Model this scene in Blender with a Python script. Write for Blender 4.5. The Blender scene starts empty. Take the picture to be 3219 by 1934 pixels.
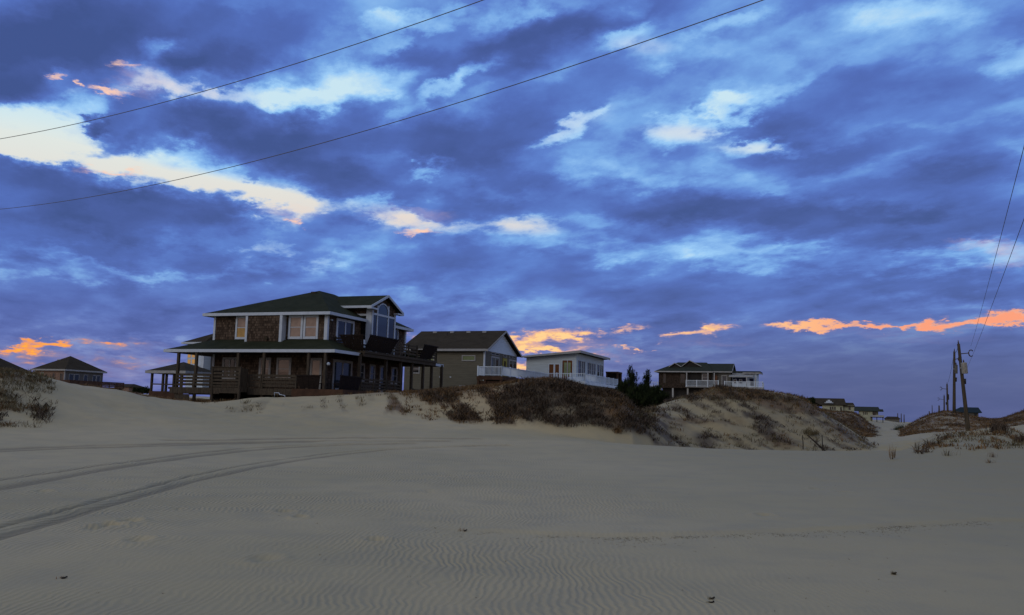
import bpy, bmesh, math, random
import numpy as np
from mathutils import Vector, Matrix

# ------------------------------------------------------------------ camera
S = bpy.context.scene
C = S.collection
ZC = 1.8                                    # eye height above the near sand
FP, PW, PH = 2800.0, 3219.0, 1934.0         # focal length and frame in photo pixels
PITCH, ROLL = math.atan(327 / 2800), 0.026
cam = bpy.data.cameras.new('camera')
camo = bpy.data.objects.new('camera', cam)
C.objects.link(camo)
cam.sensor_width = 36
cam.lens = 36 * FP / PW
cam.clip_start, cam.clip_end = 0.1, 20000
camo.location = (0, 0, ZC)
camo.rotation_euler = (Matrix.Rotation(math.radians(90) + PITCH, 3, 'X') @ Matrix.Rotation(ROLL, 3, 'Z')).to_euler()
S.camera = camo
_fw = np.array([0, math.cos(PITCH), math.sin(PITCH)])
_up = np.array([0, -math.sin(PITCH), math.cos(PITCH)])
_rt = np.array([1.0, 0, 0])
RT = _rt * math.cos(ROLL) + _up * math.sin(ROLL)
UP = -_rt * math.sin(ROLL) + _up * math.cos(ROLL)


def ray(x, y):
    """direction of a photo pixel, scaled to one metre of depth (arrays allowed)"""
    x, y = np.asarray(x, float), np.asarray(y, float)
    d = _fw + RT * ((x - PW / 2) / FP)[..., None] + UP * ((PH / 2 - y) / FP)[..., None]
    return d / d[..., 1:2]


def at(x, y, Y):
    return Vector(ray(x, y) * Y + np.array([0, 0, ZC]))


# ------------------------------------------------------------------ view
S.view_settings.view_transform = 'Standard'
S.view_settings.look = 'None'
S.view_settings.exposure = 0.0
S.view_settings.gamma = 1.0
S.render.film_transparent = False
try:
    S.cycles.use_denoising = True
    S.cycles.max_bounces = 6
    S.cycles.diffuse_bounces = 3
    S.cycles.transparent_max_bounces = 4
    S.cycles.caustics_reflective = False
    S.cycles.caustics_refractive = False
except Exception:
    pass


# ------------------------------------------------------------------ node helper
def lin(r, g, b):
    f = lambda c: (c / 255 / 12.92) if c / 255 <= 0.04045 else ((c / 255 + 0.055) / 1.055) ** 2.4
    return (f(r), f(g), f(b), 1.0)


class NT:
    def __init__(s, tree):
        s.t = tree
        tree.nodes.clear()

    def n(s, typ, props=None, **inp):
        nd = s.t.nodes.new(typ)
        for k, v in (props or {}).items():
            setattr(nd, k, v)
        for k, v in inp.items():
            key = int(k[1:]) if k[0] == 'i' and k[1:].isdigit() else k.replace('_', ' ')
            sock = nd.inputs[key]
            if hasattr(v, 'is_output') or isinstance(v, bpy.types.NodeSocket):
                s.t.links.new(v, sock)
            else:
                sock.default_value = v
        return nd

    def math(s, op, a, b=0.0, c=0.0, clamp=False):
        nd = s.n('ShaderNodeMath', {'operation': op, 'use_clamp': clamp}, i0=a, i1=b)
        if op == 'MULTIPLY_ADD':
            if isinstance(c, bpy.types.NodeSocket):
                s.t.links.new(c, nd.inputs[2])
            else:
                nd.inputs[2].default_value = c
        return nd.outputs[0]

    def vmath(s, op, a, b=(0, 0, 0)):
        nd = s.n('ShaderNodeVectorMath', {'operation': op}, i0=a, i1=b)
        return nd.outputs[0]

    def rng(s, v, a, b, c, d, smooth=True):
        nd = s.n('ShaderNodeMapRange', {'interpolation_type': 'SMOOTHSTEP' if smooth else 'LINEAR'}, i0=v, i1=a, i2=b, i3=c, i4=d)
        return nd.outputs[0]

    def mix(s, f, a, b, blend='MIX'):
        nd = s.t.nodes.new('ShaderNodeMix')
        nd.data_type = 'RGBA'
        nd.blend_type = blend
        for sock, v in ((nd.inputs[0], f), (nd.inputs[6], a), (nd.inputs[7], b)):
            if isinstance(v, bpy.types.NodeSocket):
                s.t.links.new(v, sock)
            else:
                sock.default_value = v
        return nd.outputs[2]

    def ramp(s, f, stops, interp='LINEAR'):
        nd = s.t.nodes.new('ShaderNodeValToRGB')
        nd.color_ramp.interpolation = interp
        e = nd.color_ramp.elements
        while len(e) < len(stops):
            e.new(0.5)
        for el, (p, c) in zip(e, stops):
            el.position = p
            el.color = c
        s.t.links.new(f, nd.inputs[0])
        return nd.outputs[0]

    def noise(s, v, scale, detail=5, rough=0.5, dist=0.0, out=0, lac=2.0):
        nd = s.n('ShaderNodeTexNoise', {'noise_dimensions': '3D'}, Vector=v, Scale=scale, Detail=detail, Roughness=rough, Distortion=dist, Lacunarity=lac)
        return nd.outputs[out]


# ------------------------------------------------------------------ sky
SUN_EL, SUN_AZ = math.radians(24), math.radians(-128)     # low, soft, behind the camera's left shoulder
w = bpy.data.worlds.new('World')
S.world = w
w.use_nodes = True
N = NT(w.node_tree)
dirv = N.vmath('NORMALIZE', N.n('ShaderNodeTexCoord').outputs['Generated'])
sep = N.n('ShaderNodeSeparateXYZ', Vector=dirv)
dx, dy, dz = sep.outputs
# bearing and height of a sky direction as slopes (x right / y ahead, z up / y ahead)
dyc = N.math('MAXIMUM', dy, 0.18)
p0 = N.n('ShaderNodeCombineXYZ', X=N.math('DIVIDE', dx, dyc), Y=N.math('DIVIDE', dz, dyc), Z=0.0).outputs[0]
# stretched, slightly tilted cloud space; the streets of cloud rise to the right
st = N.n('ShaderNodeMapping', {'vector_type': 'POINT'}, Vector=dirv, Rotation=(0, math.radians(17), 0), Scale=(1, 1, 1.9)).outputs[0]
# flat cloud deck seen in perspective: streets of cloud run towards a bearing left of the view
dk_ = N.math('ADD', N.math('MAXIMUM', dz, 0.0), 0.15)
deck = N.n('ShaderNodeCombineXYZ', X=N.math('DIVIDE', dx, dk_), Y=N.math('DIVIDE', dy, dk_), Z=0.0).outputs[0]
puff = N.n('ShaderNodeMapping', {'vector_type': 'TEXTURE'}, Vector=deck, Rotation=(0, 0, math.radians(116)), Scale=(1.25, 1, 1)).outputs[0]
deck = N.n('ShaderNodeMapping', {'vector_type': 'TEXTURE'}, Vector=deck, Rotation=(0, 0, math.radians(116)), Scale=(1.9, 1, 1)).outputs[0]
warp1 = N.noise(st, 7.0, 6, 0.58, out=1)
w1 = N.vmath('MULTIPLY', N.vmath('SUBTRACT', warp1, (0.5, 0.5, 0.5)), (0.150, 0.085, 0))
warp2 = N.noise(puff, 7.0, 7, 0.66, out=1)
w2 = N.vmath('MULTIPLY', N.vmath('SUBTRACT', warp2, (0.5, 0.5, 0.5)), (0.085, 0.060, 0))
pw = N.vmath('ADD', N.vmath('ADD', p0, w1), w2)


def sky_patch(acc, src, cx, cy, hx, hy, rot, amp):
    """one soft patch of cloud or of open sky; centre and half sizes in photo pixels / 1.303"""
    a = ray(cx * 1.3032, cy * 1.3032)
    u, v = a[0], a[2]
    k = 1.3032 / FP / 0.55
    m = N.n('ShaderNodeMapping', {'vector_type': 'TEXTURE'}, Vector=src, Location=(float(u), float(v), 0),
            Rotation=(0, 0, math.radians(rot) - 0.026), Scale=(hx * k, hy * k, 1)).outputs[0]
    g = N.n('ShaderNodeTexGradient', {'gradient_type': 'SPHERICAL'}, Vector=m).outputs['Fac']
    r = N.rng(g, 0.0, 0.85, 0.0, amp)
    return N.math('ADD', acc, r) if acc is not None else r


PATCHES = [
    # open, bright sky
    (50, 335, 170, 56, -3, .60), (330, 396, 230, 44, -12, .50), (560, 452, 110, 18, -16, .40), (240, 330, 80, 60, 10, .30),
    (225, 245, 90, 40, 0, .22), (670, 500, 100, 26, 3, .50), (860, 200, 120, 48, 14, .58), (700, 232, 130, 26, 3, .50),
    (400, 205, 110, 45, -10, .36), (415, 96, 50, 24, 20, .45), (145, 190, 42, 20, 5, .36), (330, 150, 60, 24, -10, .2),
    (1095, 215, 90, 22, 35, .42), (940, 70, 70, 32, 30, .34), (1060, 25, 110, 22, 10, .34), (960, 290, 30, 24, 50, .2),
    (1240, 30, 50, 26, 30, .30), (1355, 300, 85, 18, 28, .52), (1500, 90, 80, 26, 30, .45), (1590, 130, 60, 40, 20, .25),
    (1660, 305, 70, 26, 10, .52), (1780, 272, 62, 22, 20, .52), (1865, 352, 85, 22, -6, .52), (1480, 15, 60, 20, 20, .25),
    (1760, 45, 90, 18, 22, .30), (2190, 38, 130, 34, 8, .38), (2440, 130, 70, 34, 20, .34), (1880, 215, 60, 18, 20, .16),
    (1050, 425, 32, 15, 25, .34), (990, 522, 105, 24, 0, .42), (1240, 540, 70, 16, 0, .22), (620, 618, 60, 14, 10, .16),
    (740, 640, 90, 18, 12, .14), (2050, 600, 420, 24, 3, .12), (1500, 610, 300, 40, -6, .14), (1800, 625, 160, 20, 4, .08),
    (250, 640, 260, 20, 2, .14), (600, 660, 260, 16, 4, .12), (2350, 620, 150, 40, 10, .16), (1650, 545, 150, 30, 0, .12),
    (1650, 170, 300, 90, 20, .05), (2150, 130, 330, 90, 15, .07), (900, 420, 60, 40, 0, .06), (1900, 700, 330, 20, 0, .10),
    (1560, 400, 240, 30, 4, .10), (1050, 740, 260, 16, 0, .08), (2200, 470, 200, 20, 10, .08),
    (2450, 390, 60, 70, 0, .10), (620, 15, 40, 16, 0, .14), (310, 868, 220, 40, 0, .14), (1450, 870, 400, 34, 2, .12),
    (190, 275, 110, 70, 10, .26), (110, 400, 90, 20, -8, .30), (1150, 180, 70, 20, 32, .24), (620, 560, 60, 26, 10, .16), (520, 395, 70, 24, -10, .20), (790, 640, 60, 12, 8, .14),
    (480, 250, 90, 26, -6, .22), (1960, 365, 40, 16, 0, .2), (110, 300, 120, 22, 12, .2),
    (430, 368, 100, 20, 14, .30), (60, 380, 110, 18, -4, .22),
    # heavy cloud
    (262, 338, 90, 42, 12, -.40), (215, 300, 50, 20, 20, -.24), (600, 430, 24, 12, 20, -.2), (690, 500, 24, 12, 30, -.26), (640, 520, 30, 14, 0, -.2), (225, 300, 30, 16, 30, -.30), (150, 330, 24, 10, 10, -.25), (260, 355, 60, 22, 20, -.26), (500, 215, 40, 12, 10, -.2), (460, 160, 60, 30, 20, -.22),
    (330, 480, 60, 20, 0, -.16), (640, 250, 50, 14, 0, -.14), (1700, 285, 24, 14, 40, -.22), (1900, 340, 40, 14, 20, -.14),
    (190, 70, 330, 85, 12, -.40), (40, 130, 160, 110, 0, -.26), (60, 235, 130, 42, 6, -.34), (620, 105, 170, 62, 22, -.34),
    (545, 150, 90, 40, 0, -.18), (275, 270, 58, 34, 25, -.42), (600, 300, 200, 42, -4, -.36), (840, 330, 220, 60, 8, -.24),
    (720, 390, 170, 44, -14, -.28), (240, 500, 320, 58, -7, -.36), (100, 560, 230, 44, 3, -.22), (480, 500, 120, 36, -20, -.22),
    (860, 450, 150, 40, -10, -.26), (1010, 130, 80, 36, 14, -.26), (1250, 120, 170, 50, 25, -.30), (1400, 50, 170, 34, 18, -.22),
    (1100, 350, 200, 52, 14, -.32), (1180, 410, 160, 30, 0, -.22), (1430, 210, 200, 40, 22, -.18), (1710, 190, 150, 42, 14, -.16),
    (1560, 470, 250, 40, -5, -.20), (1830, 530, 300, 44, -4, -.32), (2060, 370, 170, 40, 12, -.30), (1920, 300, 90, 30, 10, -.20),
    (2270, 450, 170, 46, 14, -.30), (2050, 230, 260, 40, 16, -.14), (2230, 510, 250, 30, 8, -.20), (1980, 690, 420, 26, 0, -.14),
    (2250, 700, 260, 40, 4, -.20), (2230, 590, 120, 20, 8, -.12), (350, 620, 180, 20, -4, -.16), (350, 720, 460, 40, 0, -.14),
    (1600, 730, 360, 44, -2, -.16), (1050, 640, 300, 34, 3, -.12), (560, 30, 120, 30, 20, -.16), (150, 790, 300, 18, 0, -.10),
    (2400, 560, 120, 30, 5, -.14), (1240, 490, 150, 24, 0, -.18), (1130, 470, 90, 24, 0, -.1), (2050, 500, 200, 24, 0, -.16),
]
T = None
for pch in PATCHES:
    T = sky_patch(T, pw, *pch[:5], pch[5] * (1.0 if pch[5] < 0 else .76))
# cloud texture: broad billows and fine rag
b1 = N.noise(deck, 2.1, 7, 0.50, 0.25)
b1u = N.noise(N.vmath('ADD', deck, (.02, .055, 0)), 2.1, 7, 0.50, 0.25)
b2 = N.noise(puff, 6.5, 8, 0.60, 0.2)
b2u = N.noise(N.vmath('ADD', puff, (.008, .020, 0)), 6.5, 8, 0.60, 0.2)
vp = N.vmath('ADD', puff, N.vmath('MULTIPLY', N.vmath('SUBTRACT', N.noise(puff, 5.0, 6, 0.6, out=1), (.5, .5, .5)), (.42, .42, 0)))
v1 = N.n('ShaderNodeTexVoronoi', {'feature': 'SMOOTH_F1', 'voronoi_dimensions': '2D'}, Vector=vp, Scale=3.4, Smoothness=0.7).outputs['Distance']
v2 = N.n('ShaderNodeTexVoronoi', {'feature': 'SMOOTH_F1', 'voronoi_dimensions': '2D'}, Vector=vp, Scale=8.5, Smoothness=0.5).outputs['Distance']
b3 = N.noise(N.vmath('ADD', st, N.vmath('MULTIPLY', warp2, (.06, .06, .06))), 70.0, 4, 0.6)
edge = N.rng(T, -0.12, 0.14, 0.18, 1.0)            # ragged where cloud thins, smooth inside the banks
tx = N.math('MULTIPLY_ADD', N.math('SUBTRACT', b1, 0.5), 0.58, 0.0)
tx = N.math('MULTIPLY_ADD', N.math('SUBTRACT', b2, 0.5), N.math('MULTIPLY', edge, 0.66), tx)
tx = N.math('MULTIPLY_ADD', N.math('SUBTRACT', b2u, b2), N.math('MULTIPLY', edge, 0.60), tx)
tx = N.math('MULTIPLY_ADD', N.math('SUBTRACT', b1u, b1), 1.0, tx)
tx = N.math('MULTIPLY_ADD', N.math('SUBTRACT', b3, 0.5), N.math('MULTIPLY', edge, 0.12), tx)
tx = N.math('MULTIPLY_ADD', N.math('SUBTRACT', v1, 0.34), 0.34, tx)
tx = N.math('MULTIPLY_ADD', N.math('SUBTRACT', v2, 0.34), N.math('MULTIPLY', edge, 0.26), tx)
base = N.rng(dz, 0.0, 0.30, 0.385, 0.470)
T = N.math('ADD', N.math('ADD', T, tx), base)
T = N.math('MULTIPLY_ADD', T, 0.86, 0.050)
elv = N.rng(dz, 0.01, 0.17, 0.0, 1.0)
hi = N.ramp(T, [(0.0, lin(62, 82, 140)), (0.15, lin(70, 91, 156)), (0.33, lin(80, 107, 182)), (0.47, lin(92, 128, 204)),
                (0.60, lin(116, 164, 226)), (0.78, lin(152, 200, 244)), (1.0, lin(200, 228, 240))])
lo = N.ramp(T, [(0.0, lin(62, 74, 132)), (0.2, lin(74, 88, 152)), (0.42, lin(92, 104, 168)), (0.65, lin(120, 128, 184)), (1.0, lin(180, 170, 190))])
col = N.mix(elv, lo, hi)
# the far right, towards the horizon, sits under thicker air
rdk = N.math('MULTIPLY', N.rng(N.math('DIVIDE', dx, dyc), -0.1, 0.42, 0.0, 1.0), N.rng(dz, 0.03, 0.13, 1.0, 0.0))
col = N.mix(N.math('MULTIPLY', rdk, 0.85), col, lin(74, 86, 134))
# warm side light in the open patches on the left
Wm = None
for pch in [(40, 350, 260, 70, -4, 1.0), (330, 415, 300, 26, -10, 1.0), (600, 470, 160, 30, -10, .9), (690, 500, 130, 40, 0, .9), (420, 215, 150, 50, -8, .9),
            (150, 190, 60, 26, 0, .8), (1000, 530, 150, 26, 0, 1.0), (1340, 310, 110, 30, 25, .35), (1650, 322, 90, 16, 0, .6), (1860, 362, 110, 14, 0, .7), (1250, 540, 90, 20, 0, .8),
            (640, 620, 120, 40, 0, .5), (1545, 110, 60, 20, 0, .3)]:
    Wm = sky_patch(Wm, p0, *pch)
Wm = N.math('MULTIPLY', N.math('MINIMUM', Wm, 1.0), N.rng(T, 0.45, 0.80, 0.0, 1.0))
warmc = N.ramp(N.rng(dz, 0.10, 0.36, 0.0, 1.0), [(0.0, lin(212, 190, 200)), (0.45, lin(226, 222, 214)), (0.75, lin(222, 234, 230)), (1.0, lin(222, 212, 222))])
col = N.mix(Wm, col, warmc)
# peach flecks and the burning strip above the horizon
st2 = N.n('ShaderNodeMapping', {'vector_type': 'POINT'}, Vector=dirv, Rotation=(0, math.radians(8), 0), Scale=(1, 1, 3.0)).outputs[0]
wo = N.vmath('MULTIPLY', N.vmath('SUBTRACT', N.noise(st2, 26.0, 7, 0.66, out=1), (0.5, 0.5, 0.5)), (0.090, 0.040, 0))
po = N.vmath('ADD', p0, wo)
O = None
for pch in [(60, 845, 54, 7, 8, 1.0), (112, 830, 40, 8, 6, .9), (190, 826, 130, 7, 2, .45), (300, 832, 120, 16, -2, .26), (40, 858, 60, 12, 0, .30), (330, 870, 150, 10, 0, .22), (150, 885, 260, 34, 0, .28), (1450, 870, 260, 26, 0, .18),
            (1335, 806, 86, 12, 4, 1.0), (1470, 800, 70, 7, 10, .62), (1262, 826, 50, 16, 0, .8), (1310, 844, 80, 5, 0, .8), (1262, 885, 26, 14, 0, .85), (1012, 822, 30, 8, 0, .75),
            (1522, 846, 26, 4, 0, .8), (1700, 800, 56, 11, 10, .95), (1620, 818, 30, 6, 10, .55), (1400, 850, 110, 12, 0, .35), (1700, 830, 110, 12, 4, .25), (1380, 825, 90, 14, 0, .4),
            (1970, 783, 60, 9, 4, .95), (1905, 790, 60, 6, 0, .7), (2100, 790, 130, 5, 0, .95), (2215, 789, 110, 6, 0, .95), (2330, 779, 120, 8, 6, .92), (2450, 768, 90, 12, 6, .95),
            (2150, 810, 260, 12, 0, .22), (2440, 606, 80, 24, -6, .34), (2330, 590, 60, 10, 0, .18), (2420, 640, 60, 10, 0, .2),
            (145, 186, 24, 8, 12, .62), (272, 218, 38, 8, -14, .62), (345, 200, 70, 36, -10, .24), (300, 155, 30, 6, 0, .6), (205, 200, 12, 8, 0, .5),
            (1005, 556, 46, 9, 0, .65), (985, 520, 110, 20, 0, .22), (270, 412, 70, 7, 0, .45), (690, 505, 90, 16, 0, .22), (720, 530, 20, 8, 0, .5)]:
    O = sky_patch(O, po, *pch)
O = N.math('MULTIPLY', O, 0.86)
O = N.math('MULTIPLY_ADD', N.math('SUBTRACT', N.noise(st2, 60.0, 5, 0.65), 0.5), N.rng(O, 0.1, 0.6, 0.0, 0.8), O)
O = N.math('MULTIPLY_ADD', N.math('SUBTRACT', v2, 0.34), N.rng(O, 0.1, 0.6, 0.0, -0.9), O)
ob = N.math('DIVIDE', dx, dyc)
o_mid = N.ramp(O, [(0.0, lin(120, 122, 172)), (0.40, lin(170, 146, 170)), (0.68, lin(222, 172, 158)), (0.92, lin(248, 192, 136)), (1.0, lin(255, 208, 142))])
o_left = N.ramp(O, [(0.0, lin(120, 122, 172)), (0.40, lin(176, 142, 150)), (0.68, lin(226, 150, 118)), (0.92, lin(250, 156, 76)), (1.0, lin(255, 172, 62))])
o_right = N.ramp(O, [(0.0, lin(110, 108, 164)), (0.40, lin(160, 132, 160)), (0.68, lin(222, 158, 140)), (0.92, lin(244, 166, 136)), (1.0, lin(250, 156, 118))])
oc = N.mix(N.rng(ob, -0.40, -0.20, 1.0, 0.0), o_mid, o_left)
oc = N.mix(N.rng(ob, 0.22, 0.44, 0.0, 1.0), oc, o_right)
oc = N.mix(N.rng(dz, 0.12, 0.18, 0.0, 1.0), oc, lin(255, 206, 178))
col = N.mix(N.rng(O, 0.03, 0.74, 0.0, 1.0), col, oc)
# rest of the dome: out of view; warm overcast and rear glow added to light the sand
back = N.rng(dy, -0.35, 0.30, 1.0, 0.0)
zen = N.rng(dz, 0.42, 0.72, 0.0, 1.0)
bcol = N.ramp(N.math('ADD', tx, N.rng(dz, 0.0, 0.5, 0.75, 0.35)), [(0.0, lin(120, 136, 168)), (0.5, lin(150, 160, 182)), (0.8, lin(206, 178, 172)), (1.0, lin(236, 188, 160))])
col = N.mix(N.math('MAXIMUM', back, zen), col, bcol)
nish = N.n('ShaderNodeTexSky', {'sky_type': 'NISHITA', 'sun_disc': False, 'sun_elevation': SUN_EL, 'sun_rotation': SUN_AZ, 'air_density': 1.0, 'dust_density': 1.0})
bg1 = N.n('ShaderNodeBackground', Color=col, Strength=1.0)
bg2 = N.n('ShaderNodeBackground', Color=nish.outputs[0], Strength=0.004)
add = N.n('ShaderNodeAddShader', i0=bg1.outputs[0], i1=bg2.outputs[0])
N.n('ShaderNodeOutputWorld', Surface=add.outputs[0])
w.cycles.sampling_method = 'MANUAL'
w.cycles.sample_map_resolution = 1024

# ------------------------------------------------------------------ sun (veiled, very soft)
sl = bpy.data.lights.new('sun', 'SUN')
sl.energy = 0.58
sl.angle = math.radians(25)
sl.color = (1.0, 0.87, 0.70)
so = bpy.data.objects.new('sun', sl)
sd = Vector((math.sin(SUN_AZ) * math.cos(SUN_EL), math.cos(SUN_AZ) * math.cos(SUN_EL), math.sin(SUN_EL)))
so.rotation_euler = sd.to_track_quat('Z', 'Y').to_euler()
so.location = sd * 60
C.objects.link(so)
# ------------------------------------------------------------------ tags and helpers
def tag(o, label=None, cat=None, group=None, kind=None):
    for k, v in (('label', label), ('category', cat), ('group', group), ('kind', kind)):
        if v:
            o[k] = v
    return o


def empty(name, loc, rz=0.0):
    o = bpy.data.objects.new(name, None)
    o.empty_display_size = 0.5
    C.objects.link(o)
    o.location = loc
    o.rotation_euler = (0, 0, rz)
    return o


class MB:
    """collects faces, builds ONE mesh object"""
    def __init__(s):
        s.v, s.f = [], []

    def quad(s, *p):
        b = len(s.v)
        s.v += [tuple(q) for q in p]
        s.f.append(tuple(range(b, b + len(p))))
        return s

    def box(s, x0, x1, y0, y1, z0, z1):
        b = len(s.v)
        s.v += [(x, y, z) for z in (z0, z1) for y in (y0, y1) for x in (x0, x1)]
        for f in ((0, 2, 3, 1), (4, 5, 7, 6), (0, 1, 5, 4), (2, 6, 7, 3), (0, 4, 6, 2), (1, 3, 7, 5)):
            s.f.append(tuple(b + i for i in f))
        return s

    def hexa(s, lo, hi):
        """eight corners: lower ring lo[4], upper ring hi[4]"""
        b = len(s.v)
        s.v += [tuple(p) for p in lo] + [tuple(p) for p in hi]
        for f in ((3, 2, 1, 0), (4, 5, 6, 7), (0, 1, 5, 4), (1, 2, 6, 5), (2, 3, 7, 6), (3, 0, 4, 7)):
            s.f.append(tuple(b + i for i in f))
        return s

    def slab(s, pts, t):
        """flat polygon pts (ring) thickened downwards by t"""
        n, b = len(pts), len(s.v)
        s.v += [tuple(p) for p in pts] + [(p[0], p[1], p[2] - t) for p in pts]
        s.f.append(tuple(b + i for i in range(n)))
        s.f.append(tuple(b + n + i for i in reversed(range(n))))
        for i in range(n):
            j = (i + 1) % n
            s.f.append((b + i, b + n + i, b + n + j, b + j))
        return s

    def beam(s, a, c, w, h=None):
        """square bar from a to c"""
        a, c = Vector(a), Vector(c)
        h = h or w
        d = (c - a).normalized()
        u = Vector((0, 0, 1)) if abs(d.z) < 0.9 else Vector((1, 0, 0))
        r = d.cross(u).normalized() * w / 2
        q = r.cross(d).normalized() * h / 2
        s.hexa([a - r - q, a + r - q, a + r + q, a - r + q], [c - r - q, c + r - q, c + r + q, c - r + q])
        return s

    def tube(s, pts, rad, seg=8, cap=True):
        pts = [Vector(p) for p in pts]
        rads = rad if isinstance(rad, (list, tuple)) else [rad] * len(pts)
        b = len(s.v)
        for i, p in enumerate(pts):
            d = (pts[min(i + 1, len(pts) - 1)] - pts[max(i - 1, 0)]).normalized()
            u = Vector((0, 0, 1)) if abs(d.z) < 0.9 else Vector((1, 0, 0))
            r = d.cross(u).normalized()
            q = r.cross(d).normalized()
            for k in range(seg):
                an = 2 * math.pi * k / seg
                s.v.append(tuple(p + (r * math.cos(an) + q * math.sin(an)) * rads[i]))
        for i in range(len(pts) - 1):
            for k in range(seg):
                k2 = (k + 1) % seg
                s.f.append((b + i * seg + k, b + i * seg + k2, b + (i + 1) * seg + k2, b + (i + 1) * seg + k))
        if cap:
            s.f.append(tuple(b + k for k in reversed(range(seg))))
            s.f.append(tuple(b + (len(pts) - 1) * seg + k for k in range(seg)))
        return s

    def build(s, name, mat, parent=None, smooth=False):
        me = bpy.data.meshes.new(name)
        me.from_pydata([tuple(map(float, v)) for v in s.v], [], s.f)
        me.materials.append(mat)
        if smooth:
            me.polygons.foreach_set('use_smooth', [True] * len(me.polygons))
        me.update()
        o = bpy.data.objects.new(name, me)
        C.objects.link(o)
        o.parent = parent
        return o


# ------------------------------------------------------------------ smooth value noise
_rng = np.random.RandomState(7)
_perm = _rng.rand(8, 256, 256)


def vnoise(x, y, k=0):
    x, y = np.asarray(x, float), np.asarray(y, float)
    xi, yi = np.floor(x).astype(int), np.floor(y).astype(int)
    fx, fy = x - xi, y - yi
    fx, fy = fx * fx * (3 - 2 * fx), fy * fy * (3 - 2 * fy)
    g = _perm[k % 8]
    a, b = g[xi & 255, yi & 255], g[(xi + 1) & 255, yi & 255]
    c, d = g[xi & 255, (yi + 1) & 255], g[(xi + 1) & 255, (yi + 1) & 255]
    return (a * (1 - fx) + b * fx) * (1 - fy) + (c * (1 - fx) + d * fx) * fy


def fbm(x, y, oct=4, k=0):
    s, a, t = 0.0, 1.0, 0.0
    for i in range(oct):
        s = s + a * (vnoise(x * 2 ** i + 17.3 * i, y * 2 ** i + 5.1 * i, k + i) - 0.5)
        t += a
        a *= 0.5
    return s / t * 2


# ------------------------------------------------------------------ terrain: profiles of the dunes from near to far
# each profile: depth in metres and photo height of the sand surface along the view; 'z' rows give height over the eye line
NA = float('nan')
XS = np.array([-700, 0, 80, 150, 211, 291, 359, 454, 549, 619, 684, 755, 850, 950, 1083, 1216, 1330, 1445, 1580, 1640, 1722, 1800, 1875, 1930, 1990,
               2046, 2109, 2204, 2240, 2272, 2361, 2459, 2520, 2579, 2611, 2648, 2684, 2712, 2741, 2800, 2844, 2891, 2944, 2977, 3013, 3063, 3100, 3129, 3160, 3219, 3900.])


def prof(pairs):
    a = np.array(pairs, float)
    return lambda x: np.interp(x, a[:, 0], a[:, 1])


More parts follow.
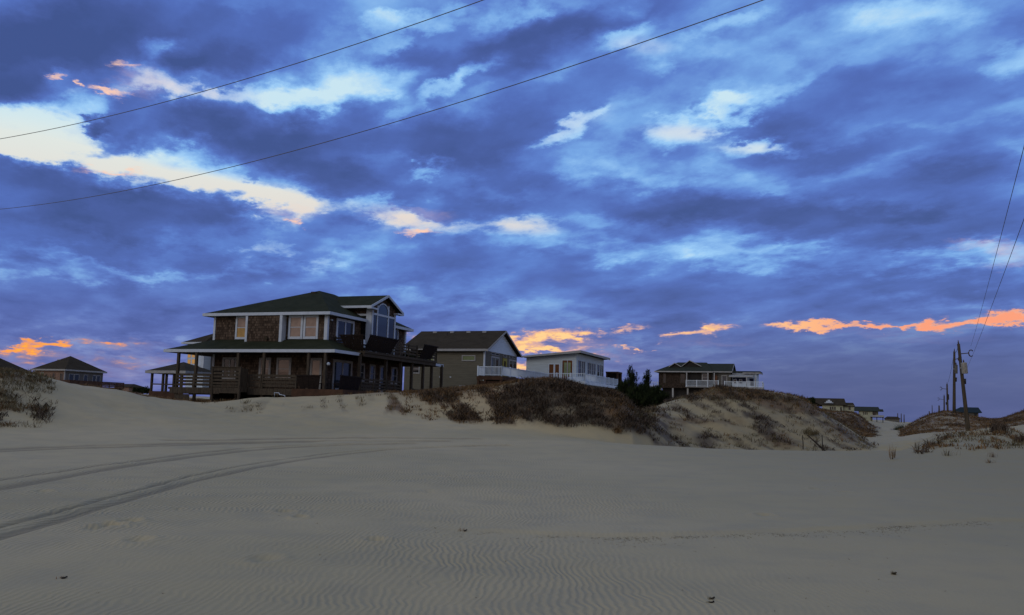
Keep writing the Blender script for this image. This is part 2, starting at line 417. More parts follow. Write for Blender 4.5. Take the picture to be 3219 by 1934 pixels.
HZ = lambda x: 1294 + 0.0262 * (x - 1610)         # photo height of the eye line
ROWS = [
    # (depth profile, ('y', photo height profile) or ('z', height over the eye))
    (prof([(0, 8)]), 'z', prof([(0, -1.8)])),
    (prof([(0, 20)]), 'z', prof([(0, -1.74), (3219, -1.68)])),
    (prof([(0, 26), (800, 31)]), 'z', prof([(0, -1.68), (1600, -1.58), (2700, -1.60), (3219, -1.35)])),
    (prof([(0, 30), (454, 34), (800, 38), (1000, 40)]), 'y', prof([(0, 1400), (300, 1392), (600, 1384), (780, 1380), (1000, 1378), (1250, 1377), (1450, 1379), (1600, 1383), (1750, 1387), (1900, 1393), (2060, 1402), (2260, 1412), (2550, 1420), (2700, 1423), (2820, 1420), (2900, 1410), (2950, 1396), (3000, 1388), (3100, 1386), (3219, 1392)])),
    (prof([(0, 36), (450, 40), (755, 44), (1083, 46), (3219, 46)]), 'y', prof([(0, 1352), (150, 1350), (454, 1345), (755, 1338), (1083, 1335), (1250, 1338), (1450, 1346), (1640, 1352), (1750, 1362), (1875, 1380), (1930, 1396), (2000, 1425), (2109, 1432), (2700, 1446), (2800, 1440), (2850, 1420), (2900, 1392), (2950, 1372), (3010, 1361), (3060, 1358), (3110, 1350), (3150, 1345), (3185, 1357), (3219, 1370), (3300, 1380)])),
    (prof([(0, 40), (454, 45), (755, 50), (1083, 51), (1640, 47), (1990, 47), (2109, 50), (3219, 52)]), 'y', prof([(0, 1250), (150, 1268), (359, 1295), (549, 1297), (755, 1290), (950, 1290), (1083, 1292), (1216, 1297), (1330, 1312), (1445, 1320), (1580, 1326), (1722, 1330), (1800, 1338), (1875, 1352), (1930, 1366), (1990, 1396), (2046, 1412), (2109, 1425), (2600, 1436), (2750, 1436), (2850, 1420), (2930, 1400), (3219, 1390)])),
    (prof([(0, 43), (454, 51), (619, 57), (1083, 57), (1216, 56), (1445, 53), (1640, 51), (1990, 50), (2046, 50), (2109, 52), (2712, 54), (3219, 60)]), 'y', prof([(-700, 1100), (0, 1168), (80, 1177), (150, 1193), (211, 1209), (291, 1219), (359, 1227), (454, 1249), (549, 1258), (619, 1266), (684, 1261), (755, 1257), (950, 1248), (1083, 1242), (1216, 1235), (1330, 1234), (1445, 1227), (1580, 1208), (1640, 1199), (1722, 1194), (1770, 1204), (1800, 1216), (1850, 1229), (1875, 1230), (1905, 1226), (1930, 1236), (1961, 1258), (1990, 1296), (2020, 1330), (2046, 1352), (2109, 1395), (2150, 1400), (2400, 1406), (2600, 1412), (2750, 1418), (2850, 1400), (2950, 1385), (3219, 1375)])),
    (prof([(0, 52), (454, 57), (619, 62), (1083, 62), (1216, 62), (1990, 60), (2109, 62), (2712, 62), (2850, 66), (3219, 70)]), 'y', prof([(-700, 1130), (0, 1195), (150, 1215), (359, 1240), (454, 1256), (619, 1270), (755, 1263), (1083, 1252), (1216, 1245), (1330, 1234), (1445, 1226), (1580, 1212), (1640, 1208), (1722, 1206), (1800, 1224), (1875, 1240), (1930, 1262), (1990, 1296), (2058, 1289), (2100, 1268), (2138, 1255), (2204, 1238), (2240, 1223), (2272, 1218), (2361, 1233), (2459, 1243), (2520, 1255), (2579, 1287), (2648, 1336), (2712, 1381), (2755, 1405), (2850, 1388), (2950, 1378), (3219, 1372)])),
    (prof([(0, 75)]), 'y', prof([(-700, 1160), (0, 1200), (200, 1216), (359, 1236), (454, 1256), (619, 1270), (1083, 1256), (1300, 1232), (1450, 1221), (1722, 1216), (1800, 1236), (1930, 1260), (1990, 1290), (2058, 1280), (2200, 1248), (2300, 1236), (2361, 1240), (2459, 1252), (2520, 1266), (2579, 1300), (2648, 1350), (2720, 1383), (2800, 1382), (2860, 1376), (2950, 1372), (3013, 1370), (3219, 1358)])),
    (prof([(0, 92), (3219, 92)]), 'y', prof([(-700, 1160), (0, 1200), (211, 1222), (359, 1238), (454, 1250), (700, 1262), (1300, 1236), (1500, 1226), (1722, 1222), (1900, 1245), (2000, 1268), (2200, 1262), (2361, 1250), (2459, 1256), (2540, 1285), (2600, 1320), (2660, 1345), (2712, 1362), (2760, 1370), (2840, 1366), (2891, 1350), (2930, 1338), (3013, 1335), (3063, 1338), (3129, 1335), (3170, 1330), (3219, 1318)])),
    (prof([(0, 108)]), 'y', prof([(-700, 1180), (0, 1210), (359, 1232), (454, 1243), (700, 1255), (1500, 1222), (1900, 1250), (2200, 1268), (2459, 1262), (2540, 1274), (2585, 1291), (2611, 1295), (2640, 1297), (2684, 1300), (2714, 1322), (2741, 1348), (2780, 1360), (2830, 1356), (2850, 1345), (2891, 1321), (2944, 1298), (2977, 1291), (3013, 1298), (3063, 1310), (3129, 1320), (3160, 1316), (3190, 1304), (3219, 1293), (3300, 1270), (3900, 1240)])),
    (prof([(0, 135)]), 'z', prof([(0, 1.0), (454, 0.9), (1500, 1.5), (2200, 1.9), (2500, 1.2), (2600, 0.2), (2680, -.6), (2741, -1.8), (2830, -1.9), (2900, -0.8), (3000, 0.0), (3219, 0.8)])),
    (prof([(0, 200)]), 'z', prof([(0, 0.6), (454, 0.8), (1500, 1.5), (2200, 1.6), (2500, 1.0), (2620, 0.6), (2700, -.2), (2741, -0.6), (2760, -1.2), (2830, -1.6), (2900, -1.4), (3219, -0.5)])),
    (prof([(0, 300)]), 'z', prof([(0, 0.3), (1500, 1.0), (2600, 0.8), (2720, 0.3), (2780, 0.2), (2830, -0.5), (2900, -0.6), (3219, -0.6)])),
    (prof([(0, 600)]), 'z', prof([(0, 0.0), (2600, 0.0), (3219, -1.2)])),
    (prof([(0, 9000)]), 'z', prof([(0, -2.5)])),
]


def az_of(X):
    d = ray(X, HZ(X))
    return np.arctan2(d[..., 0], d[..., 1])


_XG = np.linspace(-700, 3900, 1841)
_AZG = az_of(_XG)
_R, _Z = [], []
for depf, kd, pf in ROWS:
    dep = depf(_XG)
    if kd == 'y':
        y = pf(_XG)
        q = ray(_XG, y) * dep[:, None]
        zz = q[:, 2]
    else:
        zz = pf(_XG) * 1.0
    rr = dep / np.cos(_AZG)
    # soften the profile along the dune so that no knot shows
    ker = np.hanning(21)
    ker /= ker.sum()
    zz = np.convolve(np.pad(zz, 10, mode='edge'), ker, 'valid')
    _R.append(rr)
    _Z.append(zz)
_R = np.array([np.full_like(_XG, 0.01)] + _R)
_Z = np.array([np.full_like(_XG, -1.8)] + _Z)


def height(x, y):
    """ground height at world x, y (arrays)"""
    x, y = np.atleast_1d(np.asarray(x, float)), np.atleast_1d(np.asarray(y, float))
    az = np.arctan2(x, y)
    az = np.where(az > math.pi * .55, math.pi - az, np.where(az < -math.pi * .55, -math.pi - az, az))
    r = np.hypot(x, y)
    azc = np.clip(az, _AZG[0], _AZG[-1])
    fi = np.interp(azc, _AZG, np.arange(len(_AZG)))
    i0 = np.minimum(fi.astype(int), len(_AZG) - 2)
    t = fi - i0
    R = _R[:, i0] * (1 - t) + _R[:, i0 + 1] * t
    Z = _Z[:, i0] * (1 - t) + _Z[:, i0 + 1] * t
    h = np.diff(R, axis=0)
    d = np.diff(Z, axis=0) / h
    m = np.zeros_like(R)
    same = d[:-1] * d[1:] > 0
    w1_, w2_ = 2 * h[1:] + h[:-1], h[1:] + 2 * h[:-1]
    with np.errstate(divide='ignore', invalid='ignore'):
        hm = (w1_ + w2_) / (w1_ / d[:-1] + w2_ / d[1:])
    m[1:-1] = np.where(same, hm, 0.0)
    m[0], m[-1] = d[0], d[-1]
    rc = np.clip(r, 0.011, R[-1] * 0.999)
    k = np.clip((R <= rc[None]).sum(0) - 1, 0, len(R) - 2)
    c = np.arange(len(rc))
    hh = h[k, c]
    s = (rc - R[k, c]) / hh
    z = ((1 + 2 * s) * (1 - s) ** 2 * Z[k, c] + s * (1 - s) ** 2 * hh * m[k, c] + s * s * (3 - 2 * s) * Z[k + 1, c] + s * s * (s - 1) * hh * m[k + 1, c])
    # lumps: next to nothing on the blown flat, rough on the dune faces
    lum = np.clip((r - 41) / 6, 0, 1)
    z = z + lum * (0.16 * fbm(x / 3.1, y / 3.1, 4, 1) * np.clip(1 - (r - 130) / 100, .3, 1)) + 0.035 * fbm(x / 4.0, y / 4.0, 3, 3) + 0.010 * fbm(x / 1.1, y / 1.1, 2, 6)
    # eroded ribs slanting down the seaward faces
    ac, al = x * .62 + y * .78, x * .78 - y * .62
    ribs = 1 - 2 * np.abs(fbm(ac / 1.5, al / 5.0, 3, 2))
    z = z + .22 * (ribs - .55) * np.clip((r - 46) / 5, 0, 1) * np.clip((72 - r) / 8, 0, 1) * np.clip((az + .02) / .06, .12, 1)
    z = z + np.clip((r - 60) / 120, 0, 1) * 0.5 * fbm(x / 22, y / 22, 3, 2)
    return z + ZC


def gz(x, y):
    return float(height(x, y)[0])


def photo_xy(x, y, z):
    """where a world point falls in the photo (for masks of what grows where)"""
    q = np.stack([x, y, z - ZC], -1)
    f = q @ _fw
    return PW / 2 + FP * (q @ RT) / f, PH / 2 - FP * (q @ UP) / f


def march(X, Y0):
    """first ground hit along photo rays"""
    X, Y0 = np.atleast_1d(np.asarray(X, float)), np.atleast_1d(np.asarray(Y0, float))
    d = ray(X, Y0)
    t = np.full(len(X), 3.0)
    hit = np.zeros(len(X), bool)
    for _ in range(900):
        p = d * t[:, None]
        h = height(p[:, 0], p[:, 1]) - ZC
        below = p[:, 2] <= h
        hit |= below
        t = np.where(hit, t, t * 1.0065)
        if hit.all():
            break
    p = d * t[:, None]
    return p[:, 0], p[:, 1], hit


# ------------------------------------------------------------------ wheel tracks on the sand (photo points laid on the ground)
TR = [
    [(0, 1412), (200, 1404), (450, 1397), (700, 1392), (900, 1388), (1050, 1386), (1200, 1386), (1400, 1387)],
    [(0, 1418), (200, 1410), (450, 1403), (700, 1396), (850, 1392), (1000, 1388)],
    [(0, 1508), (150, 1488), (300, 1466), (450, 1446), (600, 1426), (750, 1412), (900, 1402), (1100, 1395), (1300, 1392)],
    [(0, 1535), (150, 1508), (300, 1480), (450, 1457), (600, 1436), (750, 1419), (900, 1407), (1100, 1399), (1300, 1395)],
    [(0, 1657), (150, 1618), (300, 1576), (450, 1536), (600, 1496), (750, 1466), (900, 1443), (1050, 1424), (1200, 1411), (1400, 1402), (1600, 1399)],
    [(0, 1688), (150, 1644), (300, 1598), (450, 1556), (600, 1514), (750, 1480), (900, 1452), (1050, 1432), (1200, 1416), (1400, 1405), (1600, 1401)],
    [(700, 1384), (900, 1379), (1100, 1377), (1300, 1377), (1500, 1380)],
]


def resample(pl, n):
    a = np.array(pl, float)
    s = np.r_[0, np.cumsum(np.hypot(*np.diff(a, axis=0).T))]
    t = np.linspace(0, s[-1], n)
    return np.interp(t, s, a[:, 0]), np.interp(t, s, a[:, 1])


TRW = []
for pl in TR:
    X, Y = resample(pl, 30)
    x, y, ok = march(X, Y)
    a, b = x[0] + (x[0] - x[1]) * 6, y[0] + (y[0] - y[1]) * 6
    TRW.append((np.r_[a, x], np.r_[b, y]))
LX, LY = resample([(1380, 1664), (1450, 1670), (1700, 1682), (1950, 1690), (2200, 1684), (2450, 1674), (2700, 1662), (2900, 1652), (3060, 1635)], 24)
lx, ly, _ = march(LX, LY)
lx = np.r_[lx, lx[-1] + 12]
ly = np.r_[ly, ly[-1] + 1.0]


def seg_dist(px, py, ax, ay, signed=False):
    best = np.full(px.shape, 1e9)
    sg = np.zeros(px.shape)
    for i in range(len(ax) - 1):
        ux, uy = ax[i + 1] - ax[i], ay[i + 1] - ay[i]
        L2 = ux * ux + uy * uy + 1e-9
        t = np.clip(((px - ax[i]) * ux + (py - ay[i]) * uy) / L2, 0, 1)
        qx, qy = px - ax[i] - t * ux, py - ay[i] - t * uy
        dd = np.hypot(qx, qy)
        c = ux * qy - uy * qx
        sg = np.where(dd < best, np.sign(c), sg)
        best = np.minimum(best, dd)
    return best * (sg if signed else 1)


# ------------------------------------------------------------------ ground mesh: one sheet, fine where it is near
azs = np.concatenate([np.radians(np.linspace(-180, -42, 36, endpoint=False)), np.radians(np.linspace(-42, -31, 80, endpoint=False)),
                      np.radians(np.linspace(-31, 31, 1000, endpoint=False)), np.radians(np.linspace(31, 42, 80, endpoint=False)), np.radians(np.linspace(42, 180, 37))])
rs = np.concatenate([np.linspace(0.3, 5, 14, endpoint=False), np.geomspace(5, 30, 270, endpoint=False), np.geomspace(30, 75, 250, endpoint=False), np.geomspace(75, 160, 90, endpoint=False), np.geomspace(160, 9000, 50)])
A, Rr = np.meshgrid(azs, rs)
gx, gy = (Rr * np.sin(A)).ravel(), (Rr * np.cos(A)).ravel()
gh = height(gx, gy)
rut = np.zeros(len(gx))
near = (Rr.ravel() < 75) & (Rr.ravel() > 6) & (np.abs(A.ravel()) < 1.0)
idx = np.where(near)[0]
wob = 0.05 * fbm(gx[idx] / 1.3, gy[idx] / 1.3, 3, 5)
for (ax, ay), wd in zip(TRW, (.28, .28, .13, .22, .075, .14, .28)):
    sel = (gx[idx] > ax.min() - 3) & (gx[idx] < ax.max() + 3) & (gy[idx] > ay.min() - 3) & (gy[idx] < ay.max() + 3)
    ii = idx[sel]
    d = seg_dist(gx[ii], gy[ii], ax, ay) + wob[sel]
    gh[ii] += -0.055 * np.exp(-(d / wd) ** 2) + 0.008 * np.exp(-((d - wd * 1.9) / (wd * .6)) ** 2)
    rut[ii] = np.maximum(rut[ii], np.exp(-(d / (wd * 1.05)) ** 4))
sd_ = seg_dist(gx[idx], gy[idx], lx, ly, True) + 3 * wob
gh[idx] += 0.045 * (1 / (1 + np.exp(-sd_ / 0.05))) * np.exp(-np.abs(sd_) / 1.6) * np.clip((gx[idx] + 1.5) / 1.5, 0, 1)
# scuffed places: shallow kicked-up dents
rgs = np.random.RandomState(2)
SC = [(X + rgs.uniform(-9, 9), Yp + rgs.uniform(-4, 4)) for (X, Yp, n2) in ((300, 1664, 3), (350, 1654, 4), (405, 1642, 4), (440, 1700, 2), (900, 1612, 3), (940, 1628, 3), (560, 1602, 2), (130, 1545, 3), (1350, 1545, 3), (1420, 1500, 3), (2560, 1540, 4), (2650, 1548, 3), (2400, 1625, 3), (1180, 1700, 3), (830, 1760, 2)) for _ in range(n2)]
sxx, syy, _ = march([a for a, b in SC], [b for a, b in SC])
for a, b in zip(sxx, syy):
    q = np.where((np.abs(gx - a) < .6) & (np.abs(gy - b) < .6))[0]
    if len(q):
        d2 = ((gx[q] - a) / rgs.uniform(.07, .16)) ** 2 + ((gy[q] - b) / rgs.uniform(.08, .18)) ** 2
        gh[q] += -.022 * np.exp(-d2) + .010 * np.exp(-(np.sqrt(d2) - 1.9) ** 2 * 3)
NAZ, NRr = len(azs), len(rs)
verts = np.stack([gx, gy, gh], -1)
ii, jj = np.meshgrid(np.arange(NRr - 1), np.arange(NAZ - 1), indexing='ij')
f = np.stack([ii * NAZ + jj, ii * NAZ + jj + 1, (ii + 1) * NAZ + jj + 1, (ii + 1) * NAZ + jj], -1).reshape(-1, 4)
me = bpy.data.meshes.new('sand_ground')
me.vertices.add(len(verts))
me.vertices.foreach_set('co', verts.ravel())
me.loops.add(f.size)
me.loops.foreach_set('vertex_index', f.ravel())
me.polygons.add(len(f))
me.polygons.foreach_set('loop_start', np.arange(len(f)) * 4)
me.polygons.foreach_set('loop_total', np.full(len(f), 4))
me.polygons.foreach_set('use_smooth', np.ones(len(f), bool))
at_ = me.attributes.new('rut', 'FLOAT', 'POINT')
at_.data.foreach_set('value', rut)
me.update(calc_edges=True)
# ------------------------------------------------------------------ materials
def newmat(name):
    m = bpy.data.materials.new(name)
    m.use_nodes = True
    return m, NT(m.node_tree)


def finish(n, color, rough=0.8, bump=None, bstr=0.3, bdist=0.02, spec=0.3, metal=0.0, **kw):
    b = n.n('ShaderNodeBsdfPrincipled', None, Base_Color=color, Roughness=rough, Metallic=metal, Specular_IOR_Level=spec, **kw)
    if bump is not None:
        bp = n.n('ShaderNodeBump', Strength=bstr, Distance=bdist, Height=bump)
        n.t.links.new(bp.outputs[0], b.inputs['Normal'])
    n.n('ShaderNodeOutputMaterial', Surface=b.outputs[0])


def simple(name, c1, c2=None, scale=3.0, rough=0.8, spec=0.25, detail=5, bstr=0.0, stretch=(1, 1, 1)):
    m, n = newmat(name)
    co = n.n('ShaderNodeTexCoord').outputs['Object']
    co = n.n('ShaderNodeMapping', Vector=co, Scale=stretch).outputs[0]
    v = n.noise(co, scale, detail, 0.6)
    c = n.mix(n.rng(v, 0.3, 0.7, 0, 1), (*c1, 1), (*(c2 or [x * .7 for x in c1]), 1))
    finish(n, c, rough, v if bstr else None, bstr, 0.02, spec)
    return m


def lap_mat(name, c1, c2, pitch=0.18):
    """horizontal lap siding"""
    m, n = newmat(name)
    co = n.n('ShaderNodeTexCoord').outputs['Object']
    z = n.n('ShaderNodeSeparateXYZ', Vector=co).outputs[2]
    fr = n.math('FRACT', n.math('DIVIDE', z, pitch))
    v = n.noise(n.n('ShaderNodeMapping', Vector=co, Scale=(.5, .5, 3)).outputs[0], 2.0, 6, 0.65)
    c = n.mix(n.rng(v, 0.3, 0.72, 0, 1), (*c1, 1), (*c2, 1))
    line = n.rng(fr, 0.0, 0.07, 0.72, 1.0)
    c = n.mix(1.0, c, n.n('ShaderNodeCombineColor', i0=line, i1=line, i2=line).outputs[0], 'MULTIPLY')
    finish(n, c, 0.7, n.math('MULTIPLY', fr, -1.0), 0.7, 0.02)
    return m


def shake_mat(name, c1, c2, c3):
    """weathered cedar shakes: courses of unequal boards"""
    m, n = newmat(name)
    co = n.n('ShaderNodeTexCoord').outputs['Object']
    s = n.n('ShaderNodeSeparateXYZ', Vector=co)
    u = n.math('ADD', s.outputs[0], s.outputs[1])
    uv = n.n('ShaderNodeCombineXYZ', X=u, Y=s.outputs[2], Z=0.0).outputs[0]
    br = n.n('ShaderNodeTexBrick', {'offset': 0.5, 'squash': 0.7, 'squash_frequency': 3}, Vector=uv, Color1=(0, 0, 0, 1), Color2=(1, 1, 1, 1), Mortar=(0, 0, 0, 1),
             Scale=1.0, Mortar_Size=0.010, Mortar_Smooth=0.2, Bias=0.0, Brick_Width=0.17, Row_Height=0.19)
    tone = n.noise(co, 1.6, 5, 0.7)
    t2 = n.math('MULTIPLY_ADD', br.outputs[0], 0.55, n.math('MULTIPLY', tone, 0.75))
    c = n.ramp(t2, [(0.15, (*c1, 1)), (0.55, (*c2, 1)), (0.95, (*c3, 1))])
    k = n.rng(br.outputs['Fac'], 0, 1, 1.0, 0.35)
    c = n.mix(1.0, c, n.n('ShaderNodeCombineColor', i0=k, i1=k, i2=k).outputs[0], 'MULTIPLY')
    finish(n, c, 0.9, t2, 0.6, 0.03, 0.15)
    return m


def roof_mat(name, c1, c2):
    m, n = newmat(name)
    co = n.n('ShaderNodeTexCoord').outputs['Object']
    v = n.noise(co, 1.2, 6, 0.7)
    g = n.noise(co, 18, 3, 0.6)
    z = n.n('ShaderNodeSeparateXYZ', Vector=co).outputs[2]
    fr = n.math('FRACT', n.math('DIVIDE', z, 0.065))
    c = n.mix(n.rng(n.math('MULTIPLY_ADD', g, 0.5, n.math('MULTIPLY', v, 0.6)), 0.35, 0.75, 0, 1), (*c1, 1), (*c2, 1))
    finish(n, c, 0.95, n.math('MULTIPLY_ADD', g, 0.5, n.math('MULTIPLY', fr, -1.0)), 0.5, 0.012, 0.08)
    return m


def pane_mat(name, c, spec=0.5, rough=0.08, emit=0.0, ec=None):
    m, n = newmat(name)
    co = n.n('ShaderNodeTexCoord').outputs['Object']
    v = n.noise(co, 1.7, 3, 0.5)
    cc = n.mix(n.rng(v, 0.3, 0.7, 0, 1), (*c, 1), (*[x * .72 for x in c], 1))
    kw = {}
    if emit:
        kw = dict(Emission_Color=(*ec, 1), Emission_Strength=emit)
    finish(n, cc, rough, None, spec=spec, Coat_Weight=0.0, **kw)
    return m


M = {}
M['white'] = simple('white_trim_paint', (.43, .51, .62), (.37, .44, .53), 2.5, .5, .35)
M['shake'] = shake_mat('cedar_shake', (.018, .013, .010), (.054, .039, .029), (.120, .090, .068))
M['green_roof'] = roof_mat('green_shingle', (.014, .018, .009), (.034, .038, .022))
M['deckwood'] = simple('weathered_deck_wood', (.076, .064, .048), (.034, .029, .023), 2.2, .9, .15, 6, .3, (6, 6, 1))
M['darkwood'] = simple('dark_bench_wood', (.020, .014, .012), (.009, .007, .007), 3.0, .85, .15, 5, .2, (1, 1, 6))
M['brownwood'] = simple('red_brown_board', (.080, .046, .030), (.045, .027, .019), 1.6, .9, .15, 6, .3)
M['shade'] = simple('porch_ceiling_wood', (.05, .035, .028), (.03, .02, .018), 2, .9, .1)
M['olive'] = lap_mat('olive_siding', (.108, .104, .080), (.086, .084, .064))
M['taupe_roof'] = roof_mat('brown_shingle', (.030, .024, .016), (.052, .043, .030))
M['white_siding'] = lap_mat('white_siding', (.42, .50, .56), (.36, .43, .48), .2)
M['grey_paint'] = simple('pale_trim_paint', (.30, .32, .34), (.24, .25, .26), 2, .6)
M['glass'] = pane_mat('window_glass', (.012, .015, .020), .45, .06)
M['blind'] = pane_mat('pinkish_blind_behind_glass', (.27, .20, .165), .5, .12)  # reflection of the sunset sky painted as the pane's base colour
M['amber_blind'] = pane_mat('amber_blind_behind_glass', (.42, .26, .07), .4, .15)
M['amber_lit'] = pane_mat('amber_lit_glass', (.35, .20, .08), .4, .2, .25, (1.0, .52, .14))
M['blue_glass'] = pane_mat('blue_window_glass', (.026, .036, .048), .6, .05)
M['orange_blind'] = pane_mat('rust_curtain_behind_glass', (.13, .055, .022), .4, .15)
M['green_blind'] = pane_mat('pale_green_blind_behind_glass', (.20, .25, .14), .4, .15)
M['yellow_door'] = simple('yellow_door_paint', (.30, .27, .04), (.22, .20, .03), 2, .6)
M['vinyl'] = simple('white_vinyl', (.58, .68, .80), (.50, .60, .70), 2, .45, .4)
M['metal'] = simple('galvanised_metal', (.30, .30, .28), (.2, .2, .19), 3, .45, .5)
M['darkmetal'] = simple('dark_cable', (.020, .020, .022), (.016, .016, .018), 3, .5, .3)
M['wire'] = simple('grey_wire', (.13, .12, .11), (.10, .095, .09), 3, .6, .2)
M['pole'] = simple('weathered_pole_wood', (.085, .070, .050), (.045, .038, .028), 1.6, .9, .1, 7, .4, (9, 9, .7))
M['insul'] = simple('brown_insulator', (.05, .03, .025), (.03, .02, .02), 3, .3, .5)
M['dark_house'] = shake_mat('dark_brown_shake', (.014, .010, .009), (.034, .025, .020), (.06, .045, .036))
M['navy'] = simple('navy_wall', (.012, .016, .055), (.009, .012, .04), 2, .6)
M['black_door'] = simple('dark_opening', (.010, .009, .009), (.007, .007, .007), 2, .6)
M['pink_siding'] = lap_mat('sand_pink_siding', (.20, .13, .10), (.15, .10, .08), .2)
M['grey_siding'] = lap_mat('grey_siding', (.11, .11, .10), (.085, .085, .08), .2)
M['cream_siding'] = lap_mat('cream_siding', (.34, .36, .27), (.27, .29, .22), .2)
M['blue_roof'] = roof_mat('slate_blue_roof', (.012, .024, .032), (.02, .034, .044))
M['slate_roof'] = roof_mat('slate_grey_roof', (.024, .030, .024), (.038, .044, .036))
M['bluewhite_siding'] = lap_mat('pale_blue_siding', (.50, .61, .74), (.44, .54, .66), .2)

# sand: pale quartz with faint ripples, browner where litter lies, shade painted into the wheel tracks
m, n = newmat('dune_sand')
co = n.n('ShaderNodeNewGeometry').outputs['Position']
sp = n.n('ShaderNodeSeparateXYZ', Vector=co)
big = n.noise(co, 0.10, 5, 0.55)
mid_ = n.noise(co, 0.9, 6, 0.62)
fine = n.noise(co, 55.0, 4, 0.7)
cs = n.mix(n.rng(big, 0.35, 0.65, 0, 1), (.370, .318, .186, 1), (.440, .372, .226, 1))
# vignette painted into the sand colour: darker and browner towards the right
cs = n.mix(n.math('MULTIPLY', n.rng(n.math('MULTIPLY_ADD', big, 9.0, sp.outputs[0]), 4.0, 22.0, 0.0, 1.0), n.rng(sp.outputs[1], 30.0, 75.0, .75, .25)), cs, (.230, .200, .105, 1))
cs = n.mix(n.rng(mid_, 0.40, 0.72, 0.0, 0.35), cs, (.255, .240, .180, 1))
cs = n.mix(n.rng(fine, 0.30, 0.75, 0.0, 0.30), cs, (.24, .21, .15, 1))
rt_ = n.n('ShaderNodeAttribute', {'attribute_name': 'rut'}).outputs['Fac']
cs = n.mix(n.math('MULTIPLY', rt_, 0.70), cs, (.195, .165, .105, 1))  # shade of the unlit rut slopes painted into the colour
# browned turf and litter on the dunes
vg = n.n('ShaderNodeAttribute', {'attribute_name': 'litter'}).outputs['Fac']
rf_ = n.n('ShaderNodeAttribute', {'attribute_name': 'rust'}).outputs['Fac']
lit_d = n.mix(n.rng(n.noise(co, 2.3, 5, 0.7), 0.4, 0.62, 0, 1), (.085, .070, .052, 1), (.055, .045, .036, 1))
lit_r = n.mix(n.rng(n.noise(co, 1.3, 5, 0.7), 0.4, 0.62, 0, 1), (.155, .094, .048, 1), (.100, .070, .040, 1))
lit_c = n.mix(rf_, lit_d, lit_r)
cs = n.mix(vg, cs, lit_c)
# ripples run away from the camera; spacing a hand's width, bent and broken
wv = n.vmath('MULTIPLY', n.vmath('SUBTRACT', n.noise(co, 0.55, 3, 0.5, out=1), (.5, .5, .5)), (.65, .65, 0))
wv2 = n.vmath('MULTIPLY', n.vmath('SUBTRACT', n.noise(co, 3.0, 2, 0.5, out=1), (.5, .5, .5)), (.10, .10, 0))
rc_ = n.vmath('ADD', n.vmath('ADD', co, wv), wv2)
rc_ = n.n('ShaderNodeMapping', Vector=rc_, Rotation=(0, 0, math.radians(9)), Scale=(1, 0.10, 1)).outputs[0]
wav = n.n('ShaderNodeTexWave', {'wave_type': 'BANDS', 'bands_direction': 'X', 'wave_profile': 'SIN'}, Vector=rc_, Scale=3.7, Distortion=2.2, Detail=2.0, Detail_Scale=1.2, Detail_Roughness=0.5, Phase_Offset=0.4).outputs['Fac']
patch = n.rng(n.noise(co, 0.16, 3, 0.5), 0.38, 0.62, 0.12, 1.0)
amp = n.math('MULTIPLY', n.rng(sp.outputs[0], -1.0, 6.5, 1.0, 0.12), n.rng(sp.outputs[1], 18.0, 42.0, 1.0, 0.25))
wv_h = n.math('MULTIPLY', n.math('MULTIPLY', wav, patch), amp)
b1_ = n.n('ShaderNodeBump', Strength=1.0, Distance=0.012, Height=wv_h)
b2_ = n.n('ShaderNodeBump', Strength=0.35, Distance=0.02, Height=n.math('MULTIPLY_ADD', mid_, 0.8, n.math('MULTIPLY', fine, 0.25)), Normal=b1_.outputs[0])
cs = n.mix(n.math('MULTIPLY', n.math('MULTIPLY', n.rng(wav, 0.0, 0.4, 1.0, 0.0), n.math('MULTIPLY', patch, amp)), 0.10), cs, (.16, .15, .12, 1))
bs = n.n('ShaderNodeBsdfPrincipled', Base_Color=cs, Roughness=0.75, Specular_IOR_Level=0.22, Normal=b2_.outputs[0])
n.n('ShaderNodeOutputMaterial', Surface=bs.outputs[0])
M['sand'] = m


def tone_mat(name, c1, c2, rough=0.9):
    """plant stuff: colour varies from blade to blade through the 'tone' attribute"""
    m, n = newmat(name)
    t = n.n('ShaderNodeAttribute', {'attribute_name': 'tone'}).outputs['Fac']
    c = n.ramp(t, [(0.0, (*c1, 1)), (1.0, (*c2, 1))])
    finish(n, c, rough, spec=0.1)
    return m


M['rust_grass'] = tone_mat('rust_brown_dry_grass', (.080, .050, .026), (.225, .145, .070))
M['tan_grass'] = tone_mat('tan_olive_dry_grass', (.075, .060, .034), (.190, .165, .095))
M['dark_brush'] = tone_mat('dark_bare_twigs', (.030, .023, .018), (.130, .100, .074))
M['pine'] = tone_mat('dark_evergreen_needles', (.007, .013, .006), (.030, .044, .018))
M['bark'] = simple('dark_bark', (.035, .027, .022), (.02, .016, .013), 4, .95, .1)

ground = bpy.data.objects.new('sand_ground', me)
C.objects.link(ground)
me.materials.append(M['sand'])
tag(ground, kind='structure')
# ------------------------------------------------------------------ building helpers
PX, PY = Vector((1, 0, 0)), Vector((0, 1, 0))
FRONT = (PX, -PY)          # face looking along local -y, measured along +x
SIDE = (PY, PX)            # face looking along local +x, measured along +y


def obox(mb, face, c, u0, u1, z0, z1, d0, d1):
    """box on a wall face; c = wall plane coordinate, d = distance proud of it"""
    u, nrm = face
    base = Vector((0, c, 0)) if face is FRONT else Vector((c, 0, 0))
    P = lambda a, d, z: base + u * a + nrm * d + Vector((0, 0, z))
    mb.hexa([P(u0, d1, z0), P(u1, d1, z0), P(u1, d0, z0), P(u0, d0, z0)], [P(u0, d1, z1), P(u1, d1, z1), P(u1, d0, z1), P(u0, d0, z1)])
    return mb


